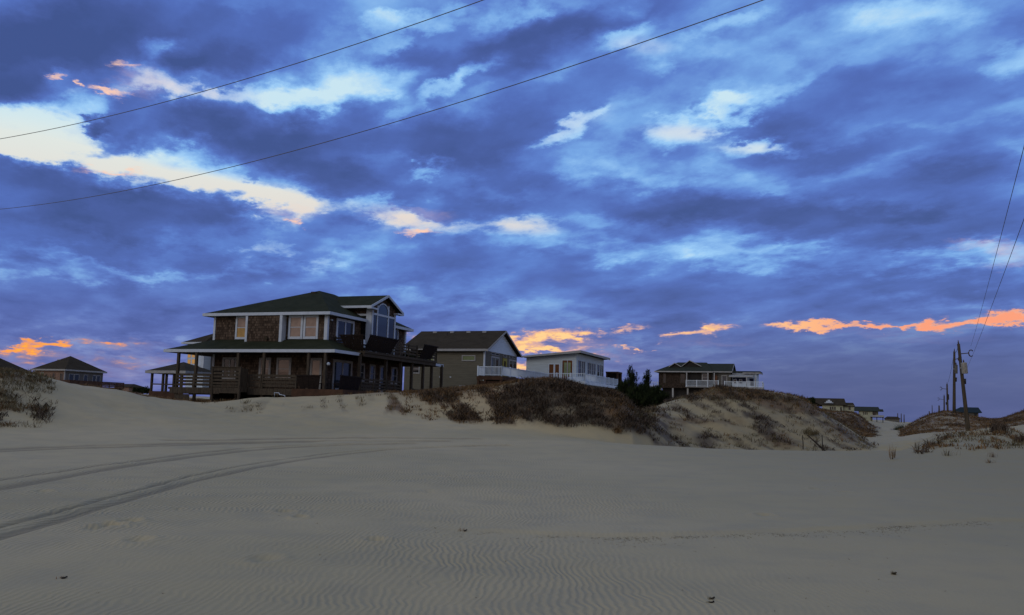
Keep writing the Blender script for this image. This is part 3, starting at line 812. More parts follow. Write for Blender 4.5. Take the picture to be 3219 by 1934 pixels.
def window(par, face, c, u0, u1, z0, z1, pane, frame=None, fw=.1, lights=1, rail=False, name='window', deep=.06, pane2=None):
    """casing (u0..u1 outside) with its panes as a child; rail = meeting rail of a sash window"""
    frame = frame or M['white']
    mb = MB()
    obox(mb, face, c, u0, u0 + fw, z0, z1, 0, deep)
    obox(mb, face, c, u1 - fw, u1, z0, z1, 0, deep)
    obox(mb, face, c, u0 + fw, u1 - fw, z1 - fw, z1, 0, deep + .004)
    obox(mb, face, c, u0 + fw, u1 - fw, z0, z0 + fw * 1.1, 0, deep + .02)
    iw = u1 - u0 - 2 * fw
    for k in range(1, lights):
        a = u0 + fw + iw * k / lights
        obox(mb, face, c, a - fw * .35, a + fw * .35, z0 + fw * 1.1, z1 - fw, 0, deep - .01)
    zm = (z0 + z1) / 2
    if rail:
        obox(mb, face, c, u0 + fw, u1 - fw, zm - .025, zm + .025, 0, deep - .015)
    o = mb.build(name, frame, par)
    if pane2:
        obox(MB(), face, c, u0 + fw, u1 - fw, zm, z1 - fw, .008, .02).build('pane', pane, o)
        obox(MB(), face, c, u0 + fw, u1 - fw, z0 + fw, zm, .008, .02).build('pane', pane2, o)
    else:
        obox(MB(), face, c, u0 + fw, u1 - fw, z0 + fw, z1 - fw, .008, .02).build('pane', pane, o)
    return o


def hip_roof(x0, x1, y0, y1, z, rx0, rx1, ry0, ry1, rz, t=.12):
    mb = MB()
    a, b, c, d = (x0, y0, z), (x1, y0, z), (x1, y1, z), (x0, y1, z)
    e, f_, g, h = (rx0, ry0, rz), (rx1, ry0, rz), (rx1, ry1, rz), (rx0, ry1, rz)
    low = lambda p: (p[0], p[1], p[2] - t)
    if abs(rx0 - rx1) < .01:            # ridge runs along y
        mb.quad(a, b, e).quad(b, c, h, e).quad(c, d, h).quad(d, a, e, h)
    else:
        mb.quad(a, b, f_, e).quad(b, c, f_).quad(c, d, e, f_).quad(d, a, e)
    for p, q in ((a, b), (b, c), (c, d), (d, a)):
        mb.quad(low(p), low(q), q, p)
    mb.quad(low(d), low(c), low(b), low(a))
    return mb


def fascia(mb, x0, x1, y0, y1, z0, z1, t=.03):
    mb.box(x0 - t, x1 + t, y0 - t, y0, z0, z1).box(x0 - t, x1 + t, y1, y1 + t, z0, z1)
    mb.box(x0 - t, x0, y0, y1, z0, z1).box(x1, x1 + t, y0, y1, z0, z1)
    return mb


def picket_rail(par, p, q, z0, z1, mat, step=.13, pw=.035, posts=2.4, name='railing', top=.06, solid=False):
    """railing from p to q (local xy) with pickets; posts are its children"""
    p, q = Vector(p), Vector(q)
    L = (q - p).length
    d = (q - p) / L
    mb = MB()
    P = lambda s, z: (p.x + d.x * s, p.y + d.y * s, z)
    mb.beam(P(0, z1 - top / 2), P(L, z1 - top / 2), top + .02, top)
    mb.beam(P(0, z0 + .10), P(L, z0 + .10), .05, .05)
    k = int(L / step)
    for i in range(k):
        s = (i + .5) * L / k
        mb.beam(P(s, z0 + .10), P(s, z1 - top), pw, pw)
    o = mb.build(name, mat, par)
    npst = max(1, round(L / posts))
    for i in range(npst + 1):
        s = i * L / npst
        MB().beam(P(s, z0 - .1), P(s, z1 + .06), .11).build('post', mat, o)
    return o


def board_rail(par, p, q, zs, mat, h=.12, t=.04, posts=2.2, z0=0, z1=1, name='railing'):
    p, q = Vector(p), Vector(q)
    L = (q - p).length
    d = (q - p) / L
    P = lambda s, z: (p.x + d.x * s, p.y + d.y * s, z)
    mb = MB()
    for z in zs:
        mb.beam(P(0, z + random.uniform(-.01, .01)), P(L, z + random.uniform(-.01, .01)), t, h)
    o = mb.build(name, mat, par)
    n_ = max(1, round(L / posts))
    for i in range(n_ + 1):
        MB().beam(P(i * L / n_, z0), P(i * L / n_, z1), .1).build('post', mat, o)
    return o


def flared_bench(name, loc, rz, length, label, h=1.0, lean=.6, flip=False, pieces=9, groupn=None):
    """built-up deck bench whose tall slatted back leans outward; local x along, back leans to -y"""
    r = empty(name, loc, rz)
    tag(r, label, 'bench', groupn)
    mb = MB()
    fl = .22
    for i in range(pieces):
        a, b = i / pieces + .006, (i + 1) / pieces - .006
        w0a, w0b = a * length, b * length
        w1a, w1b = -fl + a * (length + 2 * fl), -fl + b * (length + 2 * fl)
        mb.hexa([(w0a, 0, .02), (w0b, 0, .02), (w0b, .03, .02), (w0a, .03, .02)], [(w1a, -lean, h), (w1b, -lean, h), (w1b, -lean + .03, h), (w1a, -lean + .03, h)])
    mb.build('backrest', M['darkwood'], r)
    mb = MB()
    mb.beam((-fl - .04, -lean, h + .02), (length + fl + .04, -lean, h + .02), .07, .09)
    mb.build('top_rail', M['darkwood'], r)
    MB().box(0, length, .04, .48, .40, .45).build('seat', M['darkwood'], r)
    for s in (0.05, length - .05):
        MB().beam((s, .42, 0), (s, .42, .40), .08).build('leg', M['darkwood'], r)
    return r


# ------------------------------------------------------------------ the big cedar house (left of centre)
o1 = at(1052, 1099, 62)
H = empty('shingle_house', o1, math.radians(-20))
tag(H, 'large two-storey cedar shake house with dark green hip roofs, white trim and wraparound porch', 'house')
mb = MB()
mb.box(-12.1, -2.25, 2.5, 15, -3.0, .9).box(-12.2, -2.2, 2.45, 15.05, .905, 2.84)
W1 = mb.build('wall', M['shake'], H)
MB().box(-8.8, -5.9, 1.98, 2.45, .62, 2.80).build('bay_wall', M['shake'], W1)
for (x0, x1, y0, y1, z0, z1) in ((-12.26, -12.08, 2.40, 2.58, .9, 2.82), (-8.98, -8.80, 1.93, 2.1, .6, 2.80), (-5.95, -5.72, 1.90, 2.44, .6, 2.80),
                                 (-2.42, -2.15, 2.39, 2.62, .9, 2.82), (-2.20, -2.10, 14.9, 15.12, .9, 2.82), (-12.16, -12.0, 2.42, 2.56, -2.8, .86)):
    MB().box(x0, x1, y0, y1, z0, z1).build('corner_board', M['white'], W1)
# roofs
mr = hip_roof(-12.9, -1.7, 1.9, 15.6, 2.9, -6.35, -6.35, 7.7, 10.0, 5.32).build('roof', M['green_roof'], H)
fascia(MB(), -12.9, -1.7, 1.9, 15.6, 2.70, 2.915).build('fascia', M['white'], mr)
MB().box(-12.85, -1.75, 1.95, 15.55, 2.72, 2.76).build('soffit', M['grey_paint'], mr)
MB().box(-6.6, -6.2, 6.9, 7.3, 4.98, 5.14).build('roof_vent', M['taupe_roof'], mr)
mb = MB()
mb.slab([(0, 0, 0), (-2.2, 2.45, .92), (-12.2, 2.45, .92), (-14.7, 0, 0)], .1)
mb.slab([(0, 0, -.001), (0, 3.55, -.001), (-2.2, 3.55, .919), (-2.2, 2.45, .919)], .1)
mb.slab([(-14.7, 0, -.001), (-12.2, 2.45, .919), (-12.2, 15, .919), (-14.7, 18.4, -.001)], .1)
mb.slab([(-14.7, 18.4, -.002), (-12.2, 15.05, .918), (-2.2, 15.05, .918), (0, 18.4, -.002)], .1)
mb.slab([(0, 16.25, -.003), (0, 18.4, -.003), (-2.2, 15.05, .917), (-2.2, 15.0, .8)], .1)
pr = mb.build('porch_roof', M['green_roof'], H)
mb = MB().box(-14.73, .03, -.03, 0, -.20, .02).box(0, .03, 0, 3.55, -.20, .018).box(-14.73, -14.7, 0, 18.4, -.2, .018).box(0, .03, 16.25, 18.43, -.2, .018).box(-14.7, 0, 18.4, 18.43, -.2, .018)
mb.build('fascia', M['white'], pr)
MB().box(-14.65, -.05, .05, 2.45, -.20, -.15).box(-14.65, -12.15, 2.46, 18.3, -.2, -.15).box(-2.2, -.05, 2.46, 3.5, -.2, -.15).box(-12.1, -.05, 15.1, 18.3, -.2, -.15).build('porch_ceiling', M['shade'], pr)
# cross gable bay on the seaward side
mb = MB()
mb.box(-5, -1.32, 7.45, 11.33, .2, 3.42).box(-5, -1.33, 7.46, 11.32, 3.425, 3.84)
mb.quad((-1.33, 6.9, 3.84), (-1.33, 11.9, 3.84), (-1.33, 9.39, 4.86))
gb = mb.build('gable_bay', M['shake'], H)
mb = MB()
mb.slab([(-.95, 6.62, 3.90), (-.95, 9.39, 5.06), (-6.5, 9.39, 5.06), (-6.5, 6.62, 3.90)], .1)
mb.slab([(-.95, 12.16, 3.899), (-6.5, 12.16, 3.899), (-6.5, 9.391, 5.059), (-.95, 9.391, 5.059)], .1)
gr = mb.build('gable_roof', M['green_roof'], gb)
mb = MB()
mb.hexa([(-.96, 6.6, 3.72), (-.91, 6.6, 3.72), (-.91, 9.39, 4.89), (-.96, 9.39, 4.89)], [(-.96, 6.6, 3.92), (-.91, 6.6, 3.92), (-.91, 9.39, 5.08), (-.96, 9.39, 5.08)])
mb.hexa([(-.96, 9.392, 4.89), (-.91, 9.392, 4.89), (-.91, 12.18, 3.72), (-.96, 12.18, 3.72)], [(-.96, 9.392, 5.08), (-.91, 9.392, 5.08), (-.91, 12.18, 3.92), (-.96, 12.18, 3.92)])
mb.box(-6.4, -.965, 6.59, 6.62, 3.74, 3.92).box(-6.4, -.965, 12.16, 12.19, 3.74, 3.92)
mb.box(-1.30, -.92, 6.60, 7.75, 3.68, 3.80).box(-1.30, -.92, 11.05, 12.18, 3.68, 3.80)
mb.build('fascia', M['white'], gr)
mb = MB()
mb.box(-1.78, -1.27, 7.38, 7.44, .2, 3.72).box(-1.32, -1.24, 7.38, 7.60, .2, 3.72)          # broad corner board
mb.box(-1.32, -1.25, 8.20, 8.36, .2, 4.12).box(-1.32, -1.25, 10.0, 10.2, .2, 4.25).box(-1.32, -1.25, 11.18, 11.4, .2, 3.72)
mb.box(-1.32, -1.235, 7.6, 11.18, 3.30, 3.46).box(-2.75, -2.56, 7.38, 7.44, .2, 3.25).box(-2.75, -1.78, 7.37, 7.43, 3.2, 3.36)
mb.build('corner_board', M['white'], gb)
for (u0, u1) in ((7.62, 8.19), (8.37, 9.99), (10.21, 11.17)):
    MB().box(-1.315, -1.29, u0, u1, .3, 3.29).build('pane', M['blue_glass'] if u1 - u0 > 1 else M['glass'], gb)
MB().box(-2.55, -1.79, 7.39, 7.43, .3, 3.19).build('pane', M['glass'], gb)
arc = [(-1.285, 8.37, 3.47), (-1.285, 9.99, 3.47)] + [(-1.285, 9.18 + .81 * math.cos(a), 3.72 + .56 * math.sin(a)) for a in np.linspace(0, math.pi, 13)]
MB().quad(*arc).build('pane', M['blue_glass'], gb)
mb = MB()
aa = np.linspace(0, math.pi, 15)
for a, b in zip(aa[:-1], aa[1:]):
    P = lambda t, k: (9.18 + (.81 + k) * math.cos(t), 3.72 + (.56 + k) * math.sin(t))
    (y1, z1), (y2, z2), (y3, z3), (y4, z4) = P(a, 0), P(b, 0), P(b, .1), P(a, .1)
    mb.hexa([(-1.32, y1, z1), (-1.24, y1, z1), (-1.24, y2, z2), (-1.32, y2, z2)], [(-1.32, y4, z4), (-1.24, y4, z4), (-1.24, y3, z3), (-1.32, y3, z3)])
mb.build('arch_trim', M['white'], gb)
# openings
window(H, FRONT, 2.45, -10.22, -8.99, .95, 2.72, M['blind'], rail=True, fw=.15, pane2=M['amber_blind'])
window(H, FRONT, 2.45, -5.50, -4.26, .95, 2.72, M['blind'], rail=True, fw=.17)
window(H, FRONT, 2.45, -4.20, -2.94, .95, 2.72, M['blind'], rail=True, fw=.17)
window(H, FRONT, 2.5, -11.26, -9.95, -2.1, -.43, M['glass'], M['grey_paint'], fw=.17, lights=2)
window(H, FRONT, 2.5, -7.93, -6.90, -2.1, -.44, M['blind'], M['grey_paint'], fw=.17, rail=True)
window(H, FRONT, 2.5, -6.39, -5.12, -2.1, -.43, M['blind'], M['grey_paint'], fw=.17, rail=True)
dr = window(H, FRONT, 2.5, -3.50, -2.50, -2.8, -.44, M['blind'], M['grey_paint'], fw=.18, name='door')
MB().box(-3.20, -3.15, 2.36, 2.42, -1.75, -1.65).build('handle', M['metal'], dr)
window(H, SIDE, -2.2, 3.68, 6.28, .3, 2.64, M['glass'], fw=.2, lights=2, name='sliding_door')
window(H, SIDE, -2.2, 12.9, 13.7, 1.7, 2.72, M['glass'], fw=.13)
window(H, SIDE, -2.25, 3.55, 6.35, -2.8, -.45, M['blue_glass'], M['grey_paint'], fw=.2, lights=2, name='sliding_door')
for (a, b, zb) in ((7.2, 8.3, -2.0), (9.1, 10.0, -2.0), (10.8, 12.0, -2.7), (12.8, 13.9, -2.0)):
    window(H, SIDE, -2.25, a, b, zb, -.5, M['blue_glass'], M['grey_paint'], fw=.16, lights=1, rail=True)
MB().tube([(-7.05, 1.97, .98), (-7.05, 1.86, .98)], .15, 12).build('dryer_vent', M['taupe_roof'], W1)
MB().tube([(-2.24, 2.9, 2.42), (-2.05, 2.9, 2.38)], .07, 8).build('wall_lamp', M['white'], W1)
MB().tube([(-.55, .18, -1.08), (-.55, .18, -.98), (-.55, .18, -.88)], [.09, .13, .05], 10).build('porch_lamp', M['white'], H)
# decks
dk = MB().box(-14.1, .2, 0, 2.5, -2.95, -2.8).box(-2.24, .2, 2.5, 17.6, -2.95, -2.8).box(-14.1, -12.12, 2.5, 17.6, -2.95, -2.8).build('deck_floor', M['deckwood'], H)
mb = MB().box(-13.9, -9.45, -.05, 0, -3.25, -2.80).box(-6.98, .25, -.05, 0, -3.25, -2.80).box(.2, .25, 0, 17.6, -3.2, -2.8)
mb.box(-13.95, -13.9, 0, 17.6, -3.25, -2.8)
mb.build('rim_board', M['deckwood'], dk)
for x in (-13.45, -11.8, -8.1, -5.87, -2.16, -.8):
    MB().box(x - .09, x + .09, .08, .26, -4.4, -.2).build('porch_post', M['deckwood'], H)
for y in (3.5, 7.55, 10.0, 12.05, 14.2, 15.9, 18.0):
    MB().box(-.06, .14, y - .1, y + .1, -4.4, -.06).build('porch_post', M['deckwood'], H)
for x in (-9.36, -7.02):
    MB().box(x - .08, x + .08, -1.04, -.88, -4.5, -1.3).build('stair_post', M['deckwood'], H)
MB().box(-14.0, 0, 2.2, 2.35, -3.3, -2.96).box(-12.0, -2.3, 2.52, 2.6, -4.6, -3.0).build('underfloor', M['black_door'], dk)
random.seed(3)
for a, b in ((-13.4, -11.85), (-11.75, -9.45), (-6.95, -5.95), (-5.8, -3.0)):
    board_rail(H, (a, .02), (b, .02), (-1.87, -2.11, -2.35, -2.59), M['deckwood'], h=.175, posts=9, z0=-2.8, z1=-1.8)
mb = MB()
for z, hh in ((-1.48, .24), (-1.78, .16), (-2.02, .15), (-2.26, .15), (-2.50, .15), (-2.70, .12), (-3.0, .40)):
    mb.box(-9.3 + random.uniform(-.02, .02), -7.08, -1.0, -.96, z - hh / 2, z + hh / 2)
mb.box(-9.4, -7.0, -1.08, -.86, -1.36, -1.31)
mb.box(-9.34, -9.30, -.9, 0, -3.1, -1.4).box(-7.08, -7.04, -.9, 0, -3.1, -1.4)
mb.build('stair_screen', M['deckwood'], H)
MB().box(-13.2, -11.9, -.30, -.24, -4.0, -3.36).box(-13.25, -11.85, -.34, .1, -3.35, -3.30).build('storage_door', M['deckwood'], H)
ud = MB().box(-2.19, .38, 3.58, 16.24, .02, .20).build('upper_deck', M['deckwood'], H)
mb = MB().box(.18, .30, 3.6, 16.2, -.24, .015).box(-2.18, -2.06, 3.6, 16.2, -.24, .015)
for y in np.arange(3.9, 16, .8):
    mb.box(-2.05, .17, y, y + .05, -.16, .01)
mb.build('joists', M['deckwood'], ud)
board_rail(H, (-2.15, 3.62), (-1.15, 3.62), (.45, .68, .90, 1.12), M['deckwood'], posts=1, z0=.2, z1=1.25)
board_rail(H, (.30, 7.7), (.30, 12.4), (.45, .68, .90, 1.12), M['deckwood'], posts=1.6, z0=.2, z1=1.25)
board_rail(H, (.30, 15.0), (.30, 16.2), (.45, .68, .90, 1.12), M['deckwood'], posts=1.2, z0=.2, z1=1.25)
board_rail(H, (-2.1, 16.2), (.30, 16.2), (.45, .68, .90, 1.12), M['deckwood'], posts=1.2, z0=.2, z1=1.25)
board_rail(H, (.15, 3.6), (.15, 7.4), (-1.9, -2.14, -2.38, -2.6), M['deckwood'], posts=1.9, z0=-2.8, z1=-1.8)
board_rail(H, (.15, 7.7), (.15, 9.9), (-1.9, -2.14, -2.38, -2.6), M['deckwood'], posts=1.1, z0=-2.8, z1=-1.8)
board_rail(H, (.15, 12.2), (.15, 17.5), (-2.4, -2.6), M['deckwood'], posts=2.6, z0=-2.8, z1=-2.3)
RH = Matrix.Rotation(math.radians(-20), 4, 'Z')


def H1(x, y, z):
    return o1 + RH.to_3x3() @ Vector((x, y, z))


GB = 'slatted deck benches with leaning backs'
flared_bench('deck_bench', H1(-1.15, 3.45, .2), math.radians(-20), 1.5, 'dark bench with leaning slatted back, left one of the upper deck corner pair', 1.05, .55, groupn=GB)
flared_bench('deck_bench', H1(.38, 3.5, .2), math.radians(70), 4.1, 'long dark bench with leaning slatted back facing the gable window on the upper deck', 1.08, .55, pieces=15, groupn=GB)
flared_bench('deck_bench', H1(.38, 12.7, .2), math.radians(70), 2.2, 'dark bench with leaning slatted back at the far end of the upper deck', 1.1, .55, groupn=GB)
flared_bench('deck_bench', H1(-2.7, .1, -2.8), math.radians(-20), 1.5, 'dark slatted bench on the lower porch in front of the pale door', .95, .22, pieces=4, groupn=GB)
flared_bench('deck_bench', H1(.15, .6, -2.8), math.radians(70), 2.6, 'wide black bench on the lower porch beside the corner lamp post', .98, .2, pieces=12, groupn=GB)
rw = empty('retaining_wall', H1(-3.1, -.3, -3.2), math.radians(-20))
tag(rw, 'low red-brown plank retaining wall at the foot of the shingle house porch', 'retaining wall')
MB().box(0, 4.1, -.04, .04, -.6, .42).build('front_planks', M['brownwood'], rw)
MB().box(4.02, 4.1, .05, 7.8, -.6, .42).build('side_planks', M['brownwood'], rw)
wr = empty('pipe_rack', at(878, 1252, 59.5), math.radians(-15))
tag(wr, 'small white pipe stand on the sand below the porch boards', 'rack')
MB().tube([(-.38, 0, -.3), (-.38, 0, .36), (-.05, 0, .34), (.02, 0, .24), (.40, 0, .18), (.40, 0, -.3)], .030, 8).build('pipe', M['white'], wr)


def patio_chair(name, loc, rz, mat, label, groupn):
    r = empty(name, loc, rz)
    tag(r, label, 'chair', groupn)
    MB().box(-.25, .25, -.25, .22, .40, .45).build('seat', mat, r)
    MB().hexa([(-.25, .20, .45), (.25, .20, .45), (.25, .24, .45), (-.25, .24, .45)], [(-.25, .38, 1.05), (.25, .38, 1.05), (.25, .42, 1.05), (-.25, .42, 1.05)]).build('backrest', mat, r)
    for sx in (-.22, .22):
        for sy in (-.22, .2):
            MB().beam((sx, sy, 0), (sx, sy, .40), .04).build('leg', mat, r)
        MB().box(sx - .03, sx + .03, -.25, .3, .62, .66).build('armrest', mat, r)
    return r


GC = 'patio chairs on the upper deck'
patio_chair('patio_chair', H1(-1.2, 6.3, .2), math.radians(40), M['white'], 'white patio chair beside the sliding door on the upper deck', GC)
patio_chair('patio_chair', H1(-.7, 9.6, .2), math.radians(-60), M['grey_paint'], 'grey patio chair below the right end of the gable window', GC)
patio_chair('patio_chair', H1(-.6, 11.6, .2), math.radians(-80), M['grey_paint'], 'grey patio chair next to the small far window of the upper deck', GC)

# ------------------------------------------------------------------ olive gable house
o2 = at(1532.6, 1097, 88)
G = empty('gable_house', o2, math.radians(-20.5))
tag(G, 'olive sided house with steep brown gable roof and white gable above a white railed deck', 'house')
wl = MB().box(-9.3, -.45, .4, 9.75, -4.6, -.14).build('wall', M['olive'], G)
MB().box(-.56, -.40, .36, .50, -4.0, -.14).build('corner_board', M['white'], wl)
MB().hexa([(-.45, .45, -.13), (-.38, .45, -.13), (-.38, 9.7, -.13), (-.45, 9.7, -.13)], [(-.45, 4.9, 2.02), (-.38, 4.9, 2.02), (-.38, 4.96, 2.02), (-.45, 4.96, 2.02)]).build('gable', M['bluewhite_siding'], wl)
mb = MB()
mb.slab([(.05, -.1, -.02), (.05, 4.93, 2.27), (-9.75, 4.93, 2.27), (-9.75, -.1, -.02)], .14)
mb.slab([(.05, 9.98, -.021), (-9.75, 9.98, -.021), (-9.75, 4.931, 2.269), (.05, 4.931, 2.269)], .14)
rf = mb.build('roof', M['taupe_roof'], G)
mb = MB().box(-9.75, .05, -.14, -.1, -.22, 0)
for (ya, za, yb, zb) in ((-.14, -.06, 4.93, 2.25), (4.932, 2.25, 10.0, -.06)):
    mb.hexa([(.05, ya, za - .2), (.10, ya, za - .2), (.10, yb, zb - .2), (.05, yb, zb - .2)], [(.05, ya, za), (.10, ya, za), (.10, yb, zb), (.05, yb, zb)])
mb.build('fascia', M['grey_paint'], rf)
for x in (-7.9, -5.9, -4.0, -2.2):
    MB().box(x - .2, x + .2, 4.35, 4.6, 2.02, 2.2).build('ridge_vent', M['grey_paint'], rf)
MB().tube([(-6.1, 3.7, 1.4), (-6.1, 3.7, 2.0)], .06, 8).build('vent_pipe', M['darkmetal'], rf)
GP = M['grey_paint']
window(G, FRONT, .4, -2.9, -1.42, -1.2, -.6, M['green_blind'], GP, fw=.1)
window(G, FRONT, .4, -8.4, -7.55, -2.5, -1.55, M['glass'], GP, fw=.1, rail=True)
window(G, FRONT, .4, -6.75, -5.95, -1.45, -.6, M['green_blind'], GP, fw=.1)
MB().box(-5.3, -5.15, .34, .4, -2.86, -2.76).build('wall_lamp', M['white'], wl)
MB().box(-4.15, -4.0, .34, .4, -2.86, -2.76).build('wall_lamp', M['white'], wl)
MB().box(-3.1, -2.3, .35, .4, -3.75, -3.62).box(-2.1, -1.5, .35, .4, -3.75, -3.62).build('flood_vent', M['grey_paint'], wl)
for (a, b, k, pn) in ((2.02, 4.35, 2, 'blue_glass'), (7.25, 9.55, 2, 'glass')):
    window(G, SIDE, -.45, a, b, -2.7, -.55, M[pn], GP, fw=.16, lights=k, name='french_door')
for (a, b) in ((2.1, 3.1), (3.25, 4.25), (5.5, 6.4), (7.3, 8.3), (8.45, 9.45)):
    window(G, SIDE, -.45, a, b, -.45, -.17, M['glass'], GP, fw=.06, name='transom')
window(G, SIDE, -.45, 5.4, 6.6, -2.7, -.56, M['glass'], M['yellow_door'], fw=.3, name='door')
df = MB().box(-.44, 2.1, -1.35, 13.2, -2.80, -2.72).build('deck_floor', M['brownwood'], G)
MB().box(-.5, 2.15, -1.4, -1.351, -3.1, -2.74).box(2.101, 2.15, -1.35, 13.2, -3.1, -2.74).build('rim_board', M['brownwood'], df)
MB().box(-.4, 2.0, -1.2, -.9, -4.6, -3.2).build('underfloor', M['brownwood'], df)
for (x, y) in ((-.35, -1.25), (.35, -1.25), (2.0, -1.25), (2.0, 3.2), (2.0, 7.6), (2.0, 12.8)):
    MB().box(x - .1, x + .1, y - .1, y + .1, -5.2, -2.80).build('deck_pile', M['brownwood'], G)
picket_rail(G, (-.42, -1.3), (2.05, -1.3), -2.72, -1.80, M['vinyl'], posts=2.0)
picket_rail(G, (2.05, -1.3), (2.05, 13.1), -2.72, -1.80, M['vinyl'], posts=2.4)
picket_rail(G, (-.42, .3), (-.42, -1.25), -2.72, -1.80, M['vinyl'], posts=2.4)

# ------------------------------------------------------------------ white flat-roofed house
o3 = at(1824, 1101.5, 100)
K = empty('flat_roof_house', o3, math.radians(-20.5))
tag(K, 'white house with thin slanting flat roof, rust curtains and a row of tall dark windows', 'house')
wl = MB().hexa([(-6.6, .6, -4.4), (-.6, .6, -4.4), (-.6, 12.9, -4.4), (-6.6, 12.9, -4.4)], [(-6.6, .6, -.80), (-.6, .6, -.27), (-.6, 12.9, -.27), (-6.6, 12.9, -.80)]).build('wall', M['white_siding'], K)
rf = MB().hexa([(-7.1, -.1, -.78), (.05, -.1, -.2), (.05, 13.4, -.2), (-7.1, 13.4, -.78)], [(-7.1, -.1, -.70), (.05, -.1, -.02), (.05, 13.4, -.02), (-7.1, 13.4, -.70)]).build('roof', M['taupe_roof'], K)
MB().hexa([(-7.15, -.15, -.86), (.1, -.15, -.27), (.1, -.1, -.27), (-7.15, -.1, -.86)], [(-7.15, -.15, -.68), (.1, -.15, .0), (.1, -.1, .0), (-7.15, -.1, -.68)]).box(.05, .1, -.1, 13.45, -.27, .001).build('fascia', M['grey_paint'], rf)
for a, b in ((-3.88, -3.22), (-3.16, -2.55)):
    window(K, FRONT, .6, a, b, -3.2, -1.5, M['orange_blind'], M['vinyl'], fw=.06)
fd = window(K, FRONT, .6, -2.30, -1.0, -3.3, -1.05, M['orange_blind'], M['vinyl'], fw=.05, lights=2, name='french_door')
for a, b in ((-2.04, -1.72), (-1.56, -1.26)):
    obox(MB(), FRONT, .6, a, b, -2.85, -1.35, .022, .03).build('pane', M['green_blind'], fd)
for (a, b) in ((1.35, 2.35), (2.75, 3.25), (3.6, 4.1), (5.3, 5.95), (6.2, 6.7), (7.1, 7.7), (8.05, 8.75), (9.7, 10.6), (11.1, 11.6), (12.0, 12.55)):
    window(K, SIDE, -.6, a, b, -2.75, -1.05, M['glass'], M['grey_paint'], fw=.05, rail=True)
df = MB().box(-3.9, 1.0, -1.5, .59, -3.62, -3.5).box(-.59, 1.0, .6, 14, -3.62, -3.5).build('deck_floor', M['vinyl'], K)
MB().box(-3.9, 1.05, -1.55, -1.501, -3.85, -3.51).box(1.001, 1.05, -1.5, 14, -3.85, -3.51).build('rim_board', M['vinyl'], df)
picket_rail(K, (-3.85, -1.45), (.95, -1.45), -3.5, -2.66, M['vinyl'], step=.22, posts=1.6)
picket_rail(K, (.95, -1.45), (.95, 13.9), -3.5, -2.66, M['vinyl'], step=.2, posts=2.2)
for (x, y) in ((.2, -1.3), (.9, -.2), (.9, 3.5), (.9, 7.5), (.9, 12), (-3.7, -1.3)):
    MB().box(x - .13, x + .13, y - .13, y + .13, -7.5, -3.62).build('deck_pile', M['grey_paint'], K)
MB().hexa([(-.9, -1.2, -3.5), (.6, -1.2, -3.5), (.6, -.6, -3.5), (-.9, -.6, -3.5)], [(-1.0, -1.2, -3.05), (.65, -1.2, -3.05), (.65, -.62, -3.05), (-1.0, -.62, -3.05)]).build('bench_box', M['vinyl'], K)
sh = empty('cabana', at(1943, 1216, 113), math.radians(-20.5))
tag(sh, 'dark open-fronted timber cabana on the right of the white house', 'cabana')
MB().box(-1.62, 0, -.1, 2.2, 1.72, 1.9).build('roof', M['brownwood'], sh)
MB().box(-1.6, -.02, 1.9, 2.1, -2, 1.72).box(-1.6, -1.52, 0, 1.9, -2, 1.72).build('wall', M['darkwood'], sh)
for x, y in ((-.12, .02), (-1.5, .02), (-.12, 1.8)):
    MB().box(x - .1, x + .1, y - .05, y + .1, -2.5, 1.71).build('post', M['brownwood'], sh)
MB().box(-1.5, -.25, .3, 1.8, .55, 1.7).build('screen', M['darkwood'], sh)

# ------------------------------------------------------------------ dark gabled house on the right
o4 = at(2238.9, 1168.3, 160)
D = empty('dark_gabled_house', o4, math.radians(-20))
tag(D, 'dark brown beach house with grey-green roofs, two white-edged gables and white porch railings', 'house')
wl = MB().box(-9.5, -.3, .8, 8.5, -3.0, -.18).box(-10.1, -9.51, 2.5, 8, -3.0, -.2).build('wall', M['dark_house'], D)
wl2 = MB().box(-.29, 3.1, 1.2, 8.5, -3.0, -.05).build('entry_wall', M['grey_siding'], D)
mb = hip_roof(-10.4, .1, -.1, 9.2, .0, -6.8, -1.5, 4.0, 4.2, 1.85)
rf = mb.build('roof', M['slate_roof'], D)
fascia(MB(), -10.4, .1, -.1, 9.2, -.18, .02).build('fascia', M['grey_paint'], rf)
for (xa, xb, xp, zb, zp, yy) in ((-8.05, -5.75, -6.93, .93, 1.62, 1.7), (-5.75, -2.15, -4.32, 1.05, 2.14, 2.1)):
    mb = MB()
    mb.slab([(xa, yy - .3, zb), (xp, yy - .3, zp), (xp, yy + 4, zp), (xa, yy + 4, zb)], .08)
    mb.slab([(xb, yy - .3, zb - .001), (xb, yy + 4, zb - .001), (xp + .001, yy + 4, zp - .001), (xp + .001, yy - .3, zp - .001)], .08)
    g = mb.build('gable_roof', M['slate_roof'], D)
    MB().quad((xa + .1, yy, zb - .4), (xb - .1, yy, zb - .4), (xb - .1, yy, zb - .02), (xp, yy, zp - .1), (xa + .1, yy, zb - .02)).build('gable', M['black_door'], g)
    mb = MB()
    for (p, q) in (((xa, zb), (xp, zp)), ((xp + .002, zp), (xb, zb))):
        mb.hexa([(p[0], yy - .36, p[1] - .12), (p[0], yy - .3, p[1] - .12), (q[0], yy - .3, q[1] - .12), (q[0], yy - .36, q[1] - .12)],
                [(p[0], yy - .36, p[1] + .02), (p[0], yy - .3, p[1] + .02), (q[0], yy - .3, q[1] + .02), (q[0], yy - .36, q[1] + .02)])
    mb.build('fascia', M['grey_paint'], g)
mb = MB()
mb.slab([(-3.2, .5, .06), (3.4, .5, .06), (3.4, 4.4, 1.68), (-3.2, 4.4, 1.68)], .12)
mb.slab([(-3.2, 8.4, .06), (-3.2, 4.4, 1.679), (3.4, 4.4, 1.679), (3.4, 8.4, .06)], .12)
